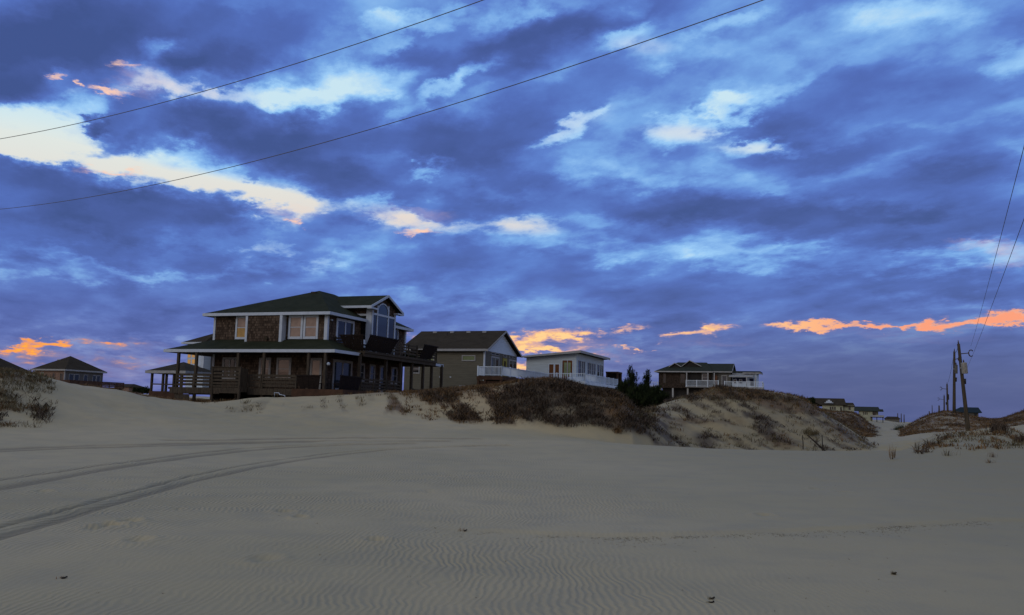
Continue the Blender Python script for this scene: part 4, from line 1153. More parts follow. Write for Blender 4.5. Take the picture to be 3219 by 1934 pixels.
wf = mb.build('wing_roof', M['slate_roof'], D)
MB().box(.15, 3.45, .44, .5, -.12, .07).build('fascia', M['grey_paint'], wf)
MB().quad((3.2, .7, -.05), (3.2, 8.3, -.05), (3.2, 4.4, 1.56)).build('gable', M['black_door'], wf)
mb = MB()
for (ya, za, yb, zb) in ((.45, .04, 4.4, 1.68), (4.402, 1.68, 8.45, .04)):
    mb.hexa([(3.4, ya, za - .16), (3.45, ya, za - .16), (3.45, yb, zb - .16), (3.4, yb, zb - .16)], [(3.4, ya, za + .02), (3.45, ya, za + .02), (3.45, yb, zb + .02), (3.4, yb, zb + .02)])
mb.build('rake_board', M['grey_paint'], wf)
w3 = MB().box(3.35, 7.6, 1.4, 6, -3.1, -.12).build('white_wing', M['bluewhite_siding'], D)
MB().box(3.3, 8.25, 1.0, 6.4, -.10, .18).build('wing_roof', M['slate_roof'], w3)
MB().box(5.2, 8.3, .92, .99, -.26, -.06).box(8.251, 8.3, 1.0, 6.4, -.26, -.06).build('fascia', M['grey_paint'], w3)
MB().hexa([(2.9, -.2, -.95), (7.1, -.2, -.95), (7.1, 1.4, -.55), (2.9, 1.4, -.55)], [(2.9, -.2, -.80), (7.1, -.2, -.80), (7.1, 1.4, -.40), (2.9, 1.4, -.40)]).build('porch_roof', M['grey_paint'], w3)
MB().box(3.4, 5.9, 1.34, 1.399, -1.75, -.98).box(6.35, 7.1, 1.34, 1.399, -2.4, -1.1).build('navy_panel', M['navy'], w3)
for a, b in ((3.6, 4.15), (4.55, 5.1)):
    window(D, FRONT, 1.34, a, b, -2.05, -1.25, M['glass'], M['white'], fw=.08)
window(D, FRONT, .8, -5.9, -4.9, -2.2, -.35, M['glass'], M['deckwood'], fw=.12)
window(D, FRONT, .8, -9.0, -8.4, -2.2, -.35, M['glass'], M['deckwood'], fw=.1)
MB().box(-4.4, -2.1, .72, .79, -2.6, -.35).build('dark_recess', M['black_door'], wl)
window(D, FRONT, .8, -1.95, -.75, -1.7, -.3, M['blue_glass'], M['grey_paint'], fw=.16, rail=True)
window(D, FRONT, 1.2, .3, .8, -2.5, -.5, M['orange_blind'], M['brownwood'], fw=.06)
window(D, FRONT, 1.2, 1.5, 2.5, -2.7, -.55, M['blue_glass'], M['grey_paint'], fw=.14, name='door')
for (x, y) in ((-4.55, -.0), (-.75, .0), (0.35, .1), (6.0, -.1), (7.5, .2)):
    MB().box(x - .09, x + .09, y - .09, y + .09, -2.7, -.2 if x < 3 else -.85).build('porch_post', M['grey_paint'], D)
MB().box(-4.7, 3.0, -.3, 1.19, -2.85, -2.71).box(2.2, 8.9, -.9, 1.39, -3.0, -2.72).build('deck_floor', M['grey_paint'], D)
picket_rail(D, (-4.6, -.25), (1.1, -.25), -2.71, -1.6, M['vinyl'], step=.15, posts=1.9)
picket_rail(D, (2.25, -.85), (8.8, -.85), -2.72, -1.75, M['vinyl'], step=.15, posts=2.2)
picket_rail(D, (8.8, -.85), (8.8, 1.3), -2.72, -1.9, M['vinyl'], step=.15, posts=2.2)
for x in (-10.0, -9.4, -7.2, -4.5, -1.5, 1.5, 4.6, 7.6):
    MB().box(x - .14, x + .14, .9, 1.18, -9.0, -3.0).build('pile', M['grey_paint'], D)
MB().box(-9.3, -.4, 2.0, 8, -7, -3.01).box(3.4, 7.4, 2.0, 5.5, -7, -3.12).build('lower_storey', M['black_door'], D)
MB().box(-12.3, -10.2, 2.2, 4, -2.85, -2.7).build('side_deck', M['grey_paint'], D)
picket_rail(D, (-12.2, 2.3), (-10.2, 2.3), -2.7, -1.9, M['vinyl'], step=.2, posts=2)

# ------------------------------------------------------------------ hip-roofed house beyond the left dune
ol = at(205, 1161, 170)
Lh = empty('hip_roof_house', ol, math.radians(-20))
tag(Lh, 'single storey tan house with brown pyramid roof beyond the sandy slope at left', 'house')
wl = MB().box(-8.1, -.5, .5, 9.9, -6.5, -.2).build('wall', M['pink_siding'], Lh)
MB().box(-.49, -.44, .5, 9.9, -6.5, -.22).build('side_cladding', M['grey_siding'], wl)
rf = hip_roof(-8.6, 0, 0, 10.4, 0, -4.31, -4.29, 5.1, 5.3, 2.85).build('roof', M['taupe_roof'], Lh)
fascia(MB(), -8.6, 0, 0, 10.4, -.28, .02, .05).build('fascia', M['grey_paint'], rf)
MB().box(-5.6, -5.0, 3.2, 3.6, 1.9, 2.05).build('roof_vent', M['grey_paint'], rf)
MB().box(-.62, -.42, .38, .58, -3.5, -.28).build('corner_board', M['grey_paint'], wl)
window(Lh, FRONT, .5, -6.5, -5.8, -2.1, -.6, M['green_blind'], M['grey_paint'], fw=.08)
window(Lh, FRONT, .5, -3.6, -2.9, -2.1, -.7, M['glass'], M['pink_siding'], fw=.08)
window(Lh, FRONT, .5, -1.7, -.9, -2.1, -.7, M['glass'], M['pink_siding'], fw=.08)
for a, b, zb, nm in ((1.4, 2.6, -2.1, 'window'), (2.7, 3.9, -2.1, 'window'), (5.0, 6.0, -2.3, 'door'), (7.2, 8.1, -2.1, 'window'), (8.2, 9.2, -2.1, 'window')):
    window(Lh, SIDE, -.44, a, b, zb, -.8, M['blue_glass'], M['grey_paint'], fw=.1, name=nm)
MB().box(-.4, 2.2, -.6, 13.0, -3.3, -3.1).build('deck_floor', M['brownwood'], Lh)
board_rail(Lh, (2.1, -.6), (2.1, 13.0), (-2.15, -2.4, -2.65, -2.9), M['brownwood'], h=.235, posts=2.0, z0=-3.3, z1=-2.05)
board_rail(Lh, (-.4, -.6), (2.1, -.6), (-2.15, -2.4, -2.65, -2.9), M['brownwood'], h=.235, posts=2.0, z0=-3.3, z1=-2.05)
MB().box(-.3, 2.0, -.5, 12.9, -6.5, -3.31).build('under_deck', M['brownwood'], Lh)

# far-left roof showing over the dune
og = at(-22, 1176, 120)
F = empty('dune_cottage', og, math.radians(-20))
tag(F, 'house of which only a dark sloping roof shows over the dune at the left edge', 'house')
rf = hip_roof(-9, 0, 0, 8, 0, -5.0, -4.0, 3.9, 4.1, 2.5).build('roof', M['taupe_roof'], F)
MB().box(-8.5, -.5, .5, 7.5, -4, -.14).build('wall', M['grey_siding'], F)

# ------------------------------------------------------------------ pale house behind the cedar house
oz = at(640, 1076, 96)
Z = empty('pale_house', oz, math.radians(-20))
tag(Z, 'pale blue house with brown hip roof and amber panes seen past the cedar house porch', 'house')
MB().box(-2.45, -.2, .5, 6, -5.5, -.15).build('wall', M['bluewhite_siding'], Z)
MB().box(-.19, 3.5, 1.6, 7, -5.5, .6).build('grey_wall', M['grey_siding'], Z)
rf = hip_roof(-2.9, .1, 0, 6.5, 0, -.45, -.45, 2.6, 2.8, 1.28).build('roof', M['taupe_roof'], Z)
fascia(MB(), -2.9, .1, 0, 6.5, -.18, .02).build('fascia', M['white'], rf)
MB().slab([(-.4, 1.2, .35), (4, 1.2, .35), (4, 4, 1.05), (-.4, 4, 1.05)], .1).build('rear_roof', M['taupe_roof'], Z)
wn = None
for cx in (582.5, 599.5):
    for cy in (1116, 1136):
        p = at(cx, cy, 96.6) - oz
        q = Matrix.Rotation(math.radians(20), 3, 'Z') @ p
        o = MB().box(q.x - .17, q.x + .17, .46, .50, q.z - .23, q.z + .23).build('amber_pane', M['amber_lit'], Z)
MB().box(-2.5, -.15, .44, .49, -2.55, -2.47).build('band_board', M['white'], Z)
MB().box(-.55, -.15, .40, .49, -3.4, -.2).build('corner_board', M['white'], Z)
window(Z, FRONT, 1.6, .25, .75, -2.2, -1.1, M['glass'], M['grey_siding'], fw=.07)
ow = at(458, 1165, 84)
V = empty('open_pavilion', ow, math.radians(-20))
tag(V, 'open brown-roofed pavilion with dark posts left of the cedar house', 'pavilion')
rf = hip_roof(0, 4.6, 0, 5, 0, 2.25, 2.35, 2.4, 2.6, .95).build('roof', M['taupe_roof'], V)
fascia(MB(), 0, 4.6, 0, 5, -.24, .02).build('fascia', M['grey_paint'], rf)
for (x, y) in ((.45, .4), (1.75, .4), (2.05, .5), (3.0, .4), (.45, 4.4), (3.9, 4.5), (3.9, .4)):
    MB().box(x - .09, x + .09, y - .09, y + .09, -1.9, -.14).build('post', M['deckwood'], V)
MB().box(.3, 4.2, .3, 4.6, -2.02, -1.9).build('floor', M['brownwood'], V)
board_rail(V, (.45, .35), (4.0, .35), (-1.25,), M['deckwood'], h=.12, posts=9, z0=-1.9, z1=-1.2)
MB().box(.3, 4.2, .28, .36, -4.0, -1.92).build('skirt', M['brownwood'], V)


# ------------------------------------------------------------------ far houses
def far_house(name, px, py, Y, label, parts, rz=-20):
    r = empty(name, at(px, py, Y), math.radians(rz))
    tag(r, label, 'house')
    for nm, mat, boxes in parts:
        mb = MB()
        for b in boxes:
            if len(b) == 6:
                mb.box(*b)
            else:
                hip = hip_roof(*b)
                k = len(mb.v)
                mb.v += hip.v
                mb.f += [tuple(i + k for i in f_) for f_ in hip.f]
        mb.build(nm, M[mat], r)
    return r


# origin = front-left wall foot of each; 240 m away 1 px is 0.086 m
far_house('gabled_far_house', 2585, 1290, 240, 'cream house with long brown roof and small white gable far up the beach', [
    ('wall', 'cream_siding', [(0, 5.2, 0, 6, -3, 1.5), (5.2, 8.0, .8, 5, -3, 1.5)]),
    ('roof', 'taupe_roof', [(-.5, 6.1, -.5, 6.5, 1.5, -4.5, 5.6, 2.9, 3.1, 3.3), (5.0, 8.2, .4, 5.4, 1.3, 5.0, 7.8, 2.8, 3.0, 2.2)]),
    ('long_roof', 'taupe_roof', [(-8, 0, 2, 8, 1.2, -8, -1, 4.9, 5.1, 3.1)]),
    ('gable_trim', 'white', [(.6, 2.8, -.9, -.55, 1.95, 2.1), (1.0, 2.4, -.9, -.55, 2.1, 2.5), (1.4, 2.0, -.9, -.55, 2.5, 2.8)]),
    ('window', 'glass', [(1.9, 2.25, -.06, 0, .2, 1.0), (2.45, 2.8, -.06, 0, .2, 1.0), (3.0, 3.35, -.06, 0, .2, 1.0), (4.5, 4.9, -.06, 0, -.2, 1.0), (6.6, 7.1, .74, .8, .3, 1.1)]),
    ('porch_roof', 'slate_roof', [(5.6, 8.6, -.8, .8, -.9, -.6)])])
far_house('cream_far_house', 2701, 1315, 260, 'cream house with slate roof and a raised right deck, far up the beach', [
    ('wall', 'cream_siding', [(0, 3.6, 0, 6, -2, 2.3), (3.6, 5.2, 1.2, 6, .8, 2.3)]),
    ('roof', 'slate_roof', [(-1.3, 5.8, -.6, 6.4, 2.2, -1.2, 5.3, 2.8, 3.0, 3.4), (5.3, 6.6, .2, 4, 2.15, 5.3, 6.5, 2.0, 2.1, 2.75)]),
    ('window', 'glass', [(1.1, 1.35, -.06, 0, 1.1, 1.9), (1.55, 1.8, -.06, 0, 1.1, 1.9), (2.0, 2.25, -.06, 0, 1.1, 1.9), (3.75, 4.5, 1.14, 1.2, .9, 1.9)]),
    ('deck', 'darkwood', [(3.0, 6.6, -1.2, 1.1, .3, .5), (3.1, 3.3, -1.0, -.8, -2, .3), (4.6, 4.8, -1, -.8, -2, .3), (6.2, 6.4, -1, -.8, -2, .3)]),
    ('railing', 'grey_paint', [(3.0, 6.6, -1.2, -1.1, .5, 1.0), (6.5, 6.6, -1.1, 1.1, .5, 1.0)])])
far_house('blue_roof_house', 3013, 1303, 210, 'grey house with dark blue roof half hidden behind the leaning pole and its dune', [
    ('wall', 'grey_siding', [(-.2, 4.2, 0, 6, -4, .6)]),
    ('roof', 'blue_roof', [(-1.2, 4.9, -.5, 6.5, .55, .8, 4.6, 2.8, 3.2, 1.75)]),
    ('window', 'glass', [(3.3, 3.9, -.06, 0, -.8, .3)])])
far_house('low_far_house', 2783, 1322, 420, 'low dark house on the skyline beyond the pale sand gap', [
    ('wall', 'grey_siding', [(0, 6.2, 0, 6, -3, 1.0)]), ('roof', 'taupe_roof', [(-.4, 6.6, -.4, 6.4, .9, 1, 5.6, 2.8, 3.0, 1.9)])])
far_house('brown_far_cottage', 359, 1222, 260, 'low brown cottage on the skyline between the tan house and the pavilion', [
    ('wall', 'pink_siding', [(0, 5.4, 0, 6, -3, .7)]), ('roof', 'taupe_roof', [(-.4, 5.9, -.4, 6.4, .6, 1, 4.6, 2.8, 3.0, 1.5)])])
# ------------------------------------------------------------------ utility poles and wires
def pole(px, py, Y, tx, ty, label, rad=.16, arm=0, trans=None, brack=True, groupn='utility poles along the beach', seg=12):
    """foot at photo point px,py at depth Y; top at tx,ty in the same depth"""
    a, b = at(px, py, Y), at(tx, ty, Y)
    a.z = min(a.z, gz(a.x, a.y)) - .4
    r = empty('utility_pole', a)
    tag(r, label, 'utility pole', groupn)
    d = b - a
    L = d.length
    u = d.normalized()
    pts = [u * (L * k / 6) for k in range(7)]
    MB().tube(pts, [rad * (1.0 - .38 * k / 6) for k in range(7)], seg).build('shaft', M['pole'], r, True)
    if brack:
        t = u * L
        MB().tube([t - u * .05, t + u * .12, t + u * .22, t + u * .34], [.05, .07, .045, .03], 8).build('insulator', M['insul'], r, True)
    side = Vector((1, 0, 0)) if arm > 0 else Vector((-1, 0, 0))
    if arm:
        q = u * (L - .95)
        ar = MB().beam(q, q + side * abs(arm) + Vector((0, 0, .1)), .08, .08).build('cross_arm', M['pole'], r)
        e = q + side * abs(arm) + Vector((0, 0, .1))
        cc = [e + side * (.22 * math.cos(t)) + side * .22 + Vector((0, 0, .30 * math.sin(t))) for t in np.linspace(.7, 5.4, 12)]
        MB().tube(cc, .05, 6).build('hook_insulator', M['insul'], ar, True)
    if trans:
        q = u * (L * trans[0])
        rr = trans[1]
        c0 = q + side * (rr * .35) + Vector((0, -(rr + rad * .6), 0))
        tb = MB().tube([c0 - u * .55, c0 - u * .5, c0 + u * .4, c0 + u * .46, c0 + u * .5], [rr * .9, rr, rr, rr * 1.06, rr * .4], 14).build('transformer', M[trans[2]], r, True)
        MB().tube([c0 + u * .5, c0 + u * .62, c0 + u * .75], [.05, .07, .03], 8).build('bushing', M['insul'], tb, True)
        MB().beam(q - side * rad * .5, c0, .10, .12).build('bracket', M['metal'], tb)
        c1 = q - u * 1.0 + side * rad
        MB().tube([c1, c1 - u * .5], [.14, .10], 8).build('splice_case', M['darkmetal'], r, True)
    return r, a + u * L


P1, top1 = pole(3046, 1368, 83, 3013, 1081, 'leaning weathered utility pole with a barrel transformer and a curved hook insulator', .20, .85, (.745, .27, 'metal'))
P2, top2 = pole(2999, 1300, 105, 3000, 1105, 'straight bare utility pole just left of the leaning pole', .19, .45, (.73, .18, 'grey_siding'))
P3, top3 = pole(2979, 1300, 170, 2977, 1208, 'thin utility pole with left pointing arm on the brown dune', .22, -1.0, (.72, .22, 'taupe_roof'))
P4, top4 = pole(2967, 1300, 215, 2968, 1244, 'short utility pole carrying a black barrel, left of the one with the arm', .22, -1.2, (.45, .42, 'darkmetal'))
P5, top5 = pole(2952, 1305, 260, 2952, 1275, 'stubby pole between two thinner far poles on the dune shoulder', .30, 0, None, False)
P6, top6 = pole(2931, 1312, 300, 2930, 1274, 'thin far pole on the left shoulder of the brown dune', .16, 0, None, False)
P7, top7 = pole(2922, 1312, 330, 2921, 1293, 'dark short far pole at the left foot of the pole row', .28, 0, None, False)
for k, (X, t_, lab) in enumerate(((2822, 1299, 'tiny pole above the pale sand gap, leftmost of three on the skyline'), (2833, 1300, 'tiny pole above the pale sand gap, middle of three on the skyline'),
                                  (2842, 1303, 'tiny pole above the pale sand gap, rightmost of three on the skyline'))):
    pole(X, 1325, 420, X, t_, lab, .26, 0, None, False, 'tiny poles on the skyline')


def wire(name, a, b, sag, rad, label, ext=0.0, groupn='overhead wires'):
    a, b = Vector(a), Vector(b)
    pts = []
    for i in range(61):
        t = -ext + (1 + 2 * ext) * i / 60
        p = a.lerp(b, t)
        p.z += sag * 4 * (t * t - t) if sag else 0
        pts.append(p)
    o = MB().tube(pts, rad, 6).build(name, M['wire'], None, True)
    return tag(o, label, 'wire', groupn)


# two conductors cross overhead from far left to near right, two come down to the leaning pole
wire('power_line', at(0, 437, 24), at(1520, 0, 15.0), .26, .008, 'upper of the two wires that cross the sky at left', 1.1)
wire('power_line', at(0, 658, 33), at(2400, 0, 14.9), .62, .009, 'lower and longer wire crossing the sky from the left edge to the top', .55)
n1 = at(3219, 437, 20)
hook1, spool1 = at(3052, 1088, 83), at(3034, 1170, 83)
wire('power_line', hook1, n1 + (n1 - hook1) * .25, .25, .009, 'left of the two wires descending at right, running to the hook insulator', .0)
n2 = at(3219, 665, 20)
wire('power_line', spool1, n2 + (n2 - spool1) * .25, .25, .008, 'right of the two wires descending at right, running below the transformer', .0)
wire('power_line', top1, top2, .4, .02, 'slack wire between the leaning pole and the straight pole')
wire('power_line', top2, top3, .6, .02, 'wire from the straight pole back to the pole with the left arm')

# ------------------------------------------------------------------ what grows where (photo regions, ground depth)
def ell(X, y, cx, cy, hx, hy, rot=0.0):
    c, s = math.cos(math.radians(rot)), math.sin(math.radians(rot))
    u, v = (X - cx) * c - (y - cy) * s, (X - cx) * s + (y - cy) * c
    return np.clip(1.6 - 1.2 * np.sqrt((u / hx) ** 2 + (v / hy) ** 2), 0, 1)


def inside(X, y, poly, soft=6):
    x0, y0 = np.array(poly, float).T
    x1, y1 = np.roll(x0, -1), np.roll(y0, -1)
    c = np.zeros(X.shape, bool)
    dmin = np.full(X.shape, 1e9)
    for a, b, c_, d in zip(x0, y0, x1, y1):
        cond = ((b > y) != (d > y)) & (X < (c_ - a) * (y - b) / (d - b + 1e-9) + a)
        c ^= cond
        t = np.clip(((X - a) * (c_ - a) + (y - b) * (d - b)) / ((c_ - a) ** 2 + (d - b) ** 2 + 1e-9), 0, 1)
        dmin = np.minimum(dmin, np.hypot(X - a - t * (c_ - a), y - b - t * (d - b)))
    return np.clip(0.5 + np.where(c, dmin, -dmin) / (2 * soft), 0, 1)


CREST = ROWS[6]
cy_line = CREST[2]


def growth(x, y, z):
    """density 0..1 of rust grass, tan grass and dark brush"""
    X, Yp = photo_xy(x, y, z)
    r = np.hypot(x, y)
    zz = z - ZC
    al, ac = x * .80 - zz * .60, x * .60 + zz * .80
    streak = fbm(al / 1.5, ac / .34, 4, 1)
    blot = fbm(x / 2.4, y / 2.4 + zz, 4, 3)
    fin = fbm(x / .8, zz / .4 + y / .8, 3, 5)
    band = lambda v, t, w: np.clip((v - t) / w, 0, 1)
    crest_r = np.interp(X, [0, 454, 619, 1083, 1216, 1445, 1640, 1990], [43, 51, 57, 57, 56, 53, 51, 50])
    Yd = y
    rust = np.zeros_like(x)
    tan = np.zeros_like(x)
    dark = np.zeros_like(x)
    # plateau behind the crest
    pl = band(Yd, crest_r - 2.2, 2.0) * (Yd < 96)
    rust += pl * ((X > 980) & (X < 1960)) * band(X, 980, 200) * (.55 + .5 * blot)
    rust += pl * ((X > 260) & (X < 1000)) * .45 * band(Yd, crest_r + .6, 1.0)
    tan += pl * ((X > 1230) & (X < 1500)) * band(blot, 0.1, .2) * .3
    # central brush on the dune shoulder
    br = inside(X, Yp, [(1545, 1262), (1590, 1222), (1650, 1206), (1760, 1200), (1830, 1208), (1905, 1228), (1950, 1246), (1985, 1300), (2030, 1350), (2052, 1372), (2015, 1362), (1960, 1352), (1905, 1346), (1850, 1330), (1780, 1338), (1700, 1322), (1640, 1318), (1590, 1300)], 9) * (Yd < 60)
    dark += br * np.clip(1.15 + .8 * blot + .7 * fin, .45, 1)
    dark *= 1 - .55 * band(ell(X, Yp, 1935, 1285, 34, 50, 0), .1, .5)
    rust += ell(X, Yp, 1940, 1280, 36, 52) * .8 * (Yd < 60)
    # mottled faces
    rust += inside(X, Yp, [(1230, 1238), (1560, 1226), (1660, 1290), (1640, 1330), (1450, 1322), (1330, 1312), (1220, 1290)], 12) * (Yd < 60) * (.14 + .6 * band(streak, .05, .25))
    dark += inside(X, Yp, [(1330, 1238), (1580, 1228), (1680, 1290), (1760, 1332), (1560, 1330), (1400, 1318)], 12) * (Yd < 60) * band(streak, .08, .2) * .65
    tan += inside(X, Yp, [(640, 1264), (1000, 1250), (1260, 1240), (1300, 1300), (1180, 1305), (1000, 1290), (760, 1298), (640, 1290)], 8) * (Yd < 62) * band(streak, .17, .15) * .55
    # right-hand dune
    rd = inside(X, Yp, [(1985, 1300), (2060, 1285), (2140, 1254), (2240, 1220), (2290, 1214), (2370, 1230), (2520, 1250), (2590, 1290), (2650, 1334), (2715, 1380), (2755, 1408), (2560, 1424), (2260, 1416), (2060, 1402)], 7) * (Yd < 72) * (Yd > 48)
    dark += rd * band(streak, .03, .22) * .45
    tan += rd * (.50 + .5 * blot)
    tan += rd * band(-streak + .3 * fin, .22, .2) * .22
    rust += rd * (.05 + band(blot, .10, .2) * .25)
    rust += inside(X, Yp, [(2150, 1246), (2240, 1214), (2300, 1210), (2400, 1228), (2520, 1248), (2600, 1288), (2570, 1306), (2500, 1296), (2430, 1288), (2350, 1262), (2290, 1240), (2230, 1240)], 7) * (Yd < 90) * (Yd > 50) * (.6 + .4 * blot)
    dark += inside(X, Yp, [(2262, 1222), (2290, 1222), (2420, 1330), (2450, 1400), (2380, 1360), (2330, 1290)], 8) * (Yd < 72) * (Yd > 50) * band(fin + blot, -.15, .3) * .7
    dark += ell(X, Yp, 2215, 1385, 40, 22, -25) * .6 * (Yd < 60) * (Yd > 48)
    # grey thicket behind the saddle
    dark += ((X > 2040) & (X < 2270) & (Yd > 66) & (Yd < 96)) * .7
    # dunes beyond
    rust += ((X > 2560) & (X < 2748) & (Yd > 84) & (Yd < 160)) * (.7 + .6 * blot)
    rust += ((X > 2740) & (X < 2860) & (Yd > 135) & (Yd < 200)) * band(blot, -.05, .2) * .8
    dark += ((X > 2580) & (X < 2760) & (Yd > 84) & (Yd < 112)) * band(blot, -.05, .2) * .5
    pd = ((X > 2830) & (Yd > 84) & (Yd < 130))
    rust += pd * np.clip(.72 + .9 * blot, .05, 1)
    dark += pd * band(blot, .05, .2) * .35
    # mound at the right edge
    mo = inside(X, Yp, [(2880, 1420), (2950, 1372), (3060, 1356), (3150, 1340), (3260, 1360), (3260, 1410), (3080, 1408)], 6) * (Yd < 52)
    rust += mo * band(blot + .5 * fin, .0, .25) * .32
    tan += mo * band(-blot, .02, .2) * .18
    dark += inside(X, Yp, [(2894, 1424), (2900, 1428), (2955, 1392), (3000, 1376), (2990, 1370), (2945, 1384)], 3) * (Yd < 52) * .15
    # left dune
    ld = inside(X, Yp, [(-300, 1120), (0, 1160), (80, 1172), (160, 1196), (170, 1240), (150, 1330), (60, 1350), (-300, 1360)], 12) * (Yd < 56)
    tan += ld * np.clip(.42 + .8 * blot, 0, 1) * np.clip((1320 - Yp) / 80, .15, 1)
    dark += .62 * ld * inside(X, Yp, [(-300, 1215), (60, 1235), (150, 1290), (160, 1330), (-300, 1345)], 10) * band(streak, -.02, .25) * .6
    rust += ld * band(blot, .15, .2) * .3
    dark *= 1 - .45 * (X < 200) * (Yd < 56)
    return np.clip(rust, 0, 1), np.clip(tan, 0, 1), np.clip(dark, 0, 1)


# litter and turf colour on the ground sheet
lt = np.zeros(len(gx))
sel = np.where((np.abs(A.ravel()) < 0.62) & (Rr.ravel() > 34) & (Rr.ravel() < 190))[0]
r_, t_, d_ = growth(gx[sel], gy[sel], gh[sel])
lt[sel] = np.clip(1.05 * r_ + .45 * t_ + 1.1 * d_, 0, .94)
la = me.attributes.new('litter', 'FLOAT', 'POINT')
la.data.foreach_set('value', lt)
lr = np.zeros(len(gx))
lr[sel] = np.clip(1.3 * r_ / (r_ + t_ * .6 + d_ + 1e-4), 0, 1)
lb = me.attributes.new('rust', 'FLOAT', 'POINT')
lb.data.foreach_set('value', lr)


def blades(name, pts, nb, h, wd, spread, mat, seed, parent=None, loc=None):
    """grass or twig mass: pts (n,3); every clump gets nb bent blades"""
    rg = np.random.RandomState(seed)
    n_ = len(pts)
    P = np.repeat(np.asarray(pts, float), nb, 0)
    k = len(P)
    ci = np.repeat(rg.uniform(.55, 1.25, n_), nb)
    an = rg.uniform(0, 2 * np.pi, k)
    P[:, :2] += rg.normal(0, spread * .28, (k, 2))
    hh = h * ci * rg.uniform(.45, 1.1, k)
    out = spread * rg.uniform(.15, 1.0, k) * ci
    dx_, dy_ = np.cos(an), np.sin(an)
    w_ = wd * rg.uniform(.6, 1.3, k)
    fa = rg.uniform(0, 2 * np.pi, k)
    sx, sy = np.cos(fa) * w_ / 2, np.sin(fa) * w_ / 2
    base = P + np.c_[np.zeros(k), np.zeros(k), -.04 * np.ones(k)]
    mid = P + np.c_[dx_ * out * .35, dy_ * out * .35, hh * .6]
    tip = P + np.c_[dx_ * out, dy_ * out, hh]
    o3_ = np.c_[sx, sy, np.zeros(k)]
    V_ = np.stack([base - o3_, base + o3_, mid + o3_ * .7, mid - o3_ * .7, tip], 1).reshape(-1, 3)
    b = np.arange(k) * 5
    q = np.stack([b, b + 1, b + 2, b + 3], 1)
    t = np.stack([b + 3, b + 2, b + 4], 1)
    lv = np.concatenate([np.c_[q, t].reshape(-1)])
    me_ = bpy.data.meshes.new(name)
    me_.vertices.add(len(V_))
    me_.vertices.foreach_set('co', V_.ravel())
    me_.loops.add(len(lv))
    me_.loops.foreach_set('vertex_index', lv)
    me_.polygons.add(2 * k)
    ls = np.c_[np.arange(k) * 7, np.arange(k) * 7 + 4].reshape(-1)
    lt_ = np.tile([4, 3], k)
    me_.polygons.foreach_set('loop_start', ls)
    me_.polygons.foreach_set('loop_total', lt_)
    ta = me_.attributes.new('tone', 'FLOAT', 'POINT')
    tn = np.clip(np.repeat(rg.rand(n_), nb) * .6 + rg.rand(k) * .4, 0, 1)
    ta.data.foreach_set('value', np.repeat(tn, 5))
    me_.update(calc_edges=True)
    me_.materials.append(mat)
    o = bpy.data.objects.new(name, me_)
    C.objects.link(o)
    o.parent = parent
    return o


rg = np.random.RandomState(11)
n_ = 300000
Xc = rg.uniform(-150, 3350, n_)
azc = az_of(Xc)
Yc = np.exp(rg.uniform(math.log(35), math.log(135), n_))
cx_, cy_ = Yc * np.tan(azc), Yc
cz_ = height(cx_, cy_)
gr_, gt_, gd_ = growth(cx_, cy_, cz_)
u1, u2, u3 = rg.rand(n_), rg.rand(n_), rg.rand(n_)
pts = np.stack([cx_, cy_, cz_], 1)
Xp_, Yp_ = photo_xy(cx_, cy_, cz_)
thin = np.where((Xp_ > 2060) & (Xp_ < 2760) & (Yp_ > 1262) & (cy_ < 72), .24, 1.0)
thin = np.where((Xp_ > 500) & (Xp_ < 1270) & (cy_ < 62), .30, thin)
gr_, gt_, gd_ = gr_ * thin, gt_ * thin, gd_ * thin
pr_, pt_, pd_ = pts[u1 < gr_ * .42], pts[u2 < gt_ * .36], pts[u3 < gd_ * .55]
print('tufts', len(pr_), len(pt_), len(pd_))
tag(blades('dune_grass', pr_, 8, .19, .040, .40, M['rust_grass'], 1), 'rust brown dry grass growing over the dune tops and shoulders', 'grass', kind='stuff')
tag(blades('beach_grass', pt_, 8, .24, .030, .40, M['tan_grass'], 2), 'tan and olive dry grass scattered on the dune faces', 'grass', kind='stuff')
tag(blades('dune_brush', pd_, 11, .26, .045, .60, M['dark_brush'], 3), 'dark bare brush and twigs covering the dune shoulder and slopes', 'brush', kind='stuff')


def clump(name, px, py, Y, label, h, spread, nb, cl, mat, seed, wd=.02, cat='plant', groupn=None, dark=None):
    """one separate plant: stem and foliage"""
    p = at(px, py, Y)
    p.z = gz(p.x, p.y)
    r = empty(name, p)
    tag(r, label, cat, groupn)
    rs_ = np.random.RandomState(seed)
    q = np.c_[rs_.normal(0, spread * .35, cl), rs_.normal(0, spread * .35, cl), np.abs(rs_.normal(0, h * .18, cl))]
    blades('foliage', q, nb, h, wd, spread * .8, M[mat], seed, r)
    MB().tube([(0, 0, -.15), (.02, 0, h * .3), (.05, .02, h * .55)], [.03, .02, .01], 6).build('stem', M['bark'], r)
    return r


def on(px, py):
    x, y, _ = march([px], [py])
    return float(y[0])


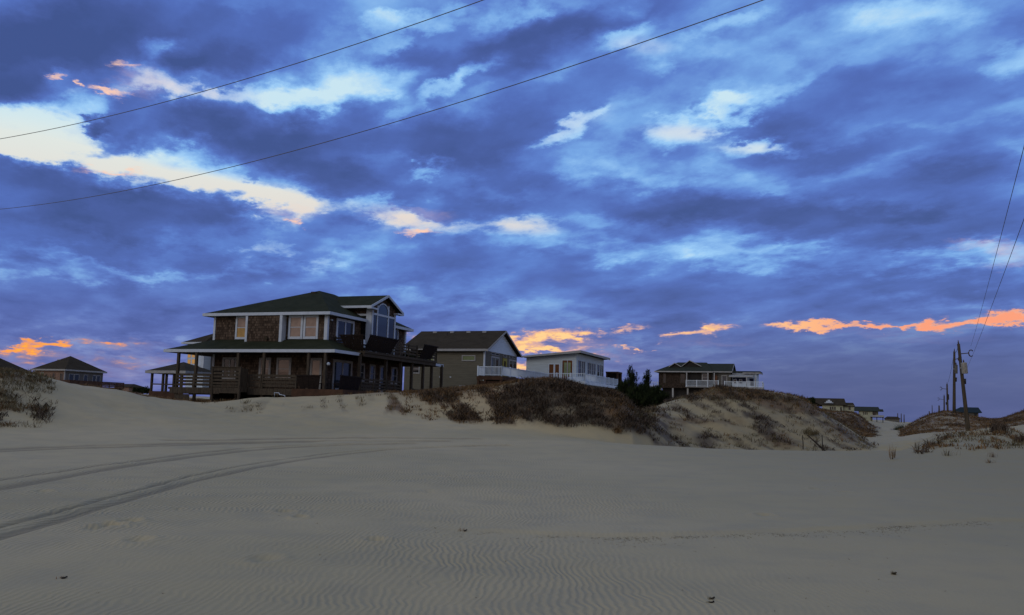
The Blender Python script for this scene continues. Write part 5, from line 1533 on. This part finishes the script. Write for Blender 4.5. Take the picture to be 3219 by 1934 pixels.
clump('bush', 3143, 1362, 44, 'dark round bush on top of the sandy mound at the right edge', .50, .48, 9, 50, 'dark_brush', 21, .03, 'bush')
clump('shrublet', 3208, 1392, on(3208, 1392), 'small black tuft at the far right edge beside the sandy mound', .35, .28, 8, 20, 'dark_brush', 22, .03)
clump('sprig', 2805, 1442, on(2805, 1444), 'orange-brown sprig with one upright stalk alone on the flat sand at right', .50, .16, 6, 7, 'rust_grass', 23, .012)
clump('shrublet', 1942, 1368, on(1942, 1368), 'brown tuft alone on the sand slope below the dark brush', .28, .34, 8, 16, 'rust_grass', 24, .03)
clump('shrublet', 2548, 1352, 56, 'olive tuft on the open face of the right-hand dune', .40, .5, 8, 26, 'tan_grass', 25, .03)
clump('shrublet', 2826, 1346, 118, 'dark green tuft in the pale sand gap between the far dunes', .9, .7, 8, 30, 'pine', 26, .06)
clump('twig_tuft', 2806, 1808, on(2806, 1808), 'small brown weed lump on the bare sand in the lower right', .035, .05, 6, 10, 'tan_grass', 27, .004)
clump('twig_tuft', 2231, 1885, on(2231, 1885), 'larger of two weed scraps near the bottom edge', .025, .04, 5, 8, 'tan_grass', 28, .004)
clump('twig_tuft', 2229, 1897, on(2229, 1897), 'smaller weed scrap just below another at the bottom edge', .016, .025, 5, 7, 'tan_grass', 29, .004)
clump('twig_tuft', 2886, 1418, on(2886, 1420), 'thin grass tuft left of the sandy mound', .40, .14, 5, 7, 'tan_grass', 30, .010)
clump('twig_tuft', 2980, 1432, on(2980, 1434), 'sparse dry grass on the flat in front of the sandy mound', .32, .30, 4, 12, 'tan_grass', 31, .008)
clump('twig_tuft', 3120, 1436, on(3120, 1438), 'pale weed scrap below the round bush on the mound', .20, .22, 4, 10, 'rust_grass', 32, .008)
clump('twig_tuft', 3110, 1450, on(3195, 1455), 'flat brown weed scrap near the right edge below the mound', .14, .20, 4, 9, 'rust_grass', 33, .008)
clump('twig_tuft', 1457, 1672, on(1457, 1672), 'curled brown twig at the left end of the debris line', .05, .10, 4, 6, 'rust_grass', 34, .006)
clump('twig_tuft', 193, 1820, on(193, 1820), 'tiny orange-brown leaf on the rippled sand at lower left', .03, .05, 4, 4, 'rust_grass', 35, .006)
for k, (X, yb, yt, lab) in enumerate(((2524, 1412, 1368, 'left of two thin stakes sticking out of the right-hand dune face'), (2585, 1402, 1367, 'right of two thin stakes sticking out of the right-hand dune face'))):
    a = at(X, yb, 53)
    a.z = gz(a.x, a.y) - .3
    b = at(X - 1, yt, 53)
    o = MB().tube([(0, 0, 0), tuple((b - a) * .5 + Vector((.02, 0, 0))), tuple(b - a)], [.03, .028, .02], 6).build('stake', M['bark'], None)
    o.location = a
    tag(o, lab, 'stake', 'stakes in the dune')
a = at(2600, 1404, 52.5)
a.z = gz(a.x, a.y) + .03
b = at(2538, 1368, 53.5)
o = MB().tube([(0, 0, 0), tuple((b - a) * .5), tuple(b - a)], [.05, .045, .03], 6).build('driftwood', M['bark'], None)
o.location = a
tag(o, 'dark fallen branch lying slantwise between the two stakes', 'branch')

# crumbs of dry weed along the little sand ledge
rg = np.random.RandomState(5)
n_ = 4200
t = rg.rand(n_) ** .9
k = np.minimum((t * (len(lx) - 2)).astype(int), len(lx) - 2)
fr = rg.rand(n_)
ex, ey = lx[k] * (1 - fr) + lx[k + 1] * fr, ly[k] * (1 - fr) + ly[k + 1] * fr
off = rg.normal(0, 1, n_)
ex, ey = ex + rg.normal(0, .1, n_), ey - np.abs(off) * .34 + .08
keep = fbm(ex / .9, ey / .5, 3, 4) + .35 > rg.rand(n_)
ex, ey = ex[keep], ey[keep]
# strays over the whole flat
m2 = 260
sx_, sy_ = rg.uniform(-4, 14, m2), rg.uniform(8, 30, m2)
ex, ey = np.r_[ex, sx_], np.r_[ey, sy_]
deb = np.stack([ex, ey, height(ex, ey) + .004], 1)
dob = blades('weed_debris', deb, 4, .008, .005, .035, M['tan_grass'], 9)
tag(dob, 'line of brown weed crumbs along the low sand ledge in the foreground', 'debris', kind='stuff')


# ------------------------------------------------------------------ evergreens
def evergreen(name, px, py, Y, hgt, wid, label, seed, leaders, groupn):
    rs_ = random.Random(seed)
    p = at(px, py, Y)
    p.z = gz(p.x, p.y) - .1
    r = empty(name, p)
    tag(r, label, 'pine tree', groupn)
    MB().tube([(0, 0, 0), (.05, 0, hgt * .3), (-.04, .03, hgt * .6), (0, 0, hgt * .85)], [.16, .12, .08, .03], 8).build('trunk', M['bark'], r, True)
    br = MB()
    tip = []
    for i in range(leaders):
        a = rs_.uniform(0, 2 * math.pi)
        s = rs_.uniform(.15, 1.0)
        base = Vector((0, 0, hgt * rs_.uniform(.05, .55)))
        top_z = hgt * (rs_.uniform(.50, .80) if s > .45 else rs_.uniform(.75, 1.0))
        end = Vector((math.cos(a) * wid * s, math.sin(a) * wid * s, top_z * (1 - .38 * s)))
        midp = base.lerp(end, .55) + Vector((0, 0, -.10 * hgt))
        br.tube([base, midp, end], [.05, .035, .015], 5)
        for j in range(9):
            t_ = rs_.uniform(.25, 1)
            q = (base.lerp(midp, t_ / .55) if t_ < .55 else midp.lerp(end, (t_ - .55) / .45))
            tip.append((q, (end - midp).normalized()))
        tip.append((end, Vector((0, 0, 1))))
    br.build('branch', M['bark'], r, True)
    vs, fs, tn = [], [], []
    for q, d in tip:
        for c_ in range(3):
            cq = q + Vector([rs_.gauss(0, .07) for _ in range(3)])
            tone = rs_.random()
            up = (d * .4 + Vector((rs_.gauss(0, .3), rs_.gauss(0, .3), 1))).normalized()
            ln = rs_.uniform(.16, .30)
            for k_ in range(20):
                w_ = Vector((rs_.gauss(0, 1), rs_.gauss(0, 1), rs_.gauss(0, 1))).normalized()
                st_ = cq + up * rs_.uniform(0, ln)
                e = st_ + (w_ * .7 + up * .8).normalized() * rs_.uniform(.09, .18)
                sd2 = (e - st_).cross(Vector((rs_.random(), rs_.random(), rs_.random()))).normalized() * .012
                b = len(vs)
                vs += [tuple(st_ - sd2), tuple(st_ + sd2), tuple(e)]
                fs.append((b, b + 1, b + 2))
                tn += [tone] * 3
    me_ = bpy.data.meshes.new('crown')
    me_.from_pydata(vs, [], fs)
    ta = me_.attributes.new('tone', 'FLOAT', 'POINT')
    ta.data.foreach_set('value', tn)
    me_.materials.append(M['pine'])
    o = bpy.data.objects.new('crown', me_)
    C.objects.link(o)
    o.parent = r
    return r


GE = 'evergreens in the gap between the dunes'
evergreen('pine_tree', 1985, 1290, 68, 3.45, 1.25, 'taller left black-green pine in the gap between the two dunes', 1, 48, GE)
evergreen('pine_tree', 2032, 1290, 70, 3.35, .62, 'slender right pine with upright tip beside the dark gabled house', 2, 30, GE)
evergreen('pine_tree', 1958, 1270, 66, 2.0, 1.0, 'low dark pine at the foot of the taller left one, against the brush', 3, 30, GE)
evergreen('pine_tree', 2062, 1300, 67, 1.6, 1.0, 'low dark pine spreading right towards the saddle of the dune', 4, 34, GE)
evergreen('pine_tree', 2005, 1300, 64, 2.0, 1.25, 'low front pine filling the gap between the two dunes', 5, 44, GE)


def far_tree(name, px, py, Y, w_, h_, label, seed, groupn):
    rs_ = np.random.RandomState(seed)
    p = at(px, py, Y)
    p.z -= .5
    r = empty(name, p)
    tag(r, label, 'tree', groupn)
    n2 = 160
    th, ph = rs_.uniform(0, 2 * np.pi, n2), rs_.uniform(0, 1, n2)
    rad = rs_.uniform(.4, 1, n2)
    q = np.c_[np.cos(th) * rad * w_ * np.sqrt(1 - ph * .8), np.sin(th) * rad * w_, ph * h_ * rad]
    blades('crown', q, 8, h_ * .30, h_ * .10, w_ * .4, M['pine'], seed, r)
    MB().tube([(0, 0, -2), (0, 0, h_ * .6)], [.2, .1], 6).build('trunk', M['bark'], r)
    return r


GT = 'dark trees on the skyline between the tan house and the pavilion'
far_tree('skyline_tree', 431, 1226, 190, 1.1, 1.0, 'low rounded tree on the skyline, leftmost of the three beside the pavilion', 1, GT)
far_tree('skyline_tree', 448, 1228, 200, 1.0, 1.2, 'middle low tree on the skyline beside the pavilion', 2, GT)
far_tree('skyline_tree', 463, 1230, 195, .9, 1.3, 'tree on the skyline closest to the pavilion posts', 3, GT)
far_tree('skyline_tree', 2550, 1259, 130, .6, .9, 'small dark tree breaking the roofline of the far cream house', 4, 'single small trees on the dunes')
far_tree('skyline_tree', 3165, 1325, 120, 1.2, .9, 'black low thicket between the brown dunes at the right edge', 5, 'single small trees on the dunes')
far_tree('skyline_tree', 3195, 1322, 121, 1.0, .8, 'black low thicket nearer the right edge of the photo', 6, 'single small trees on the dunes')
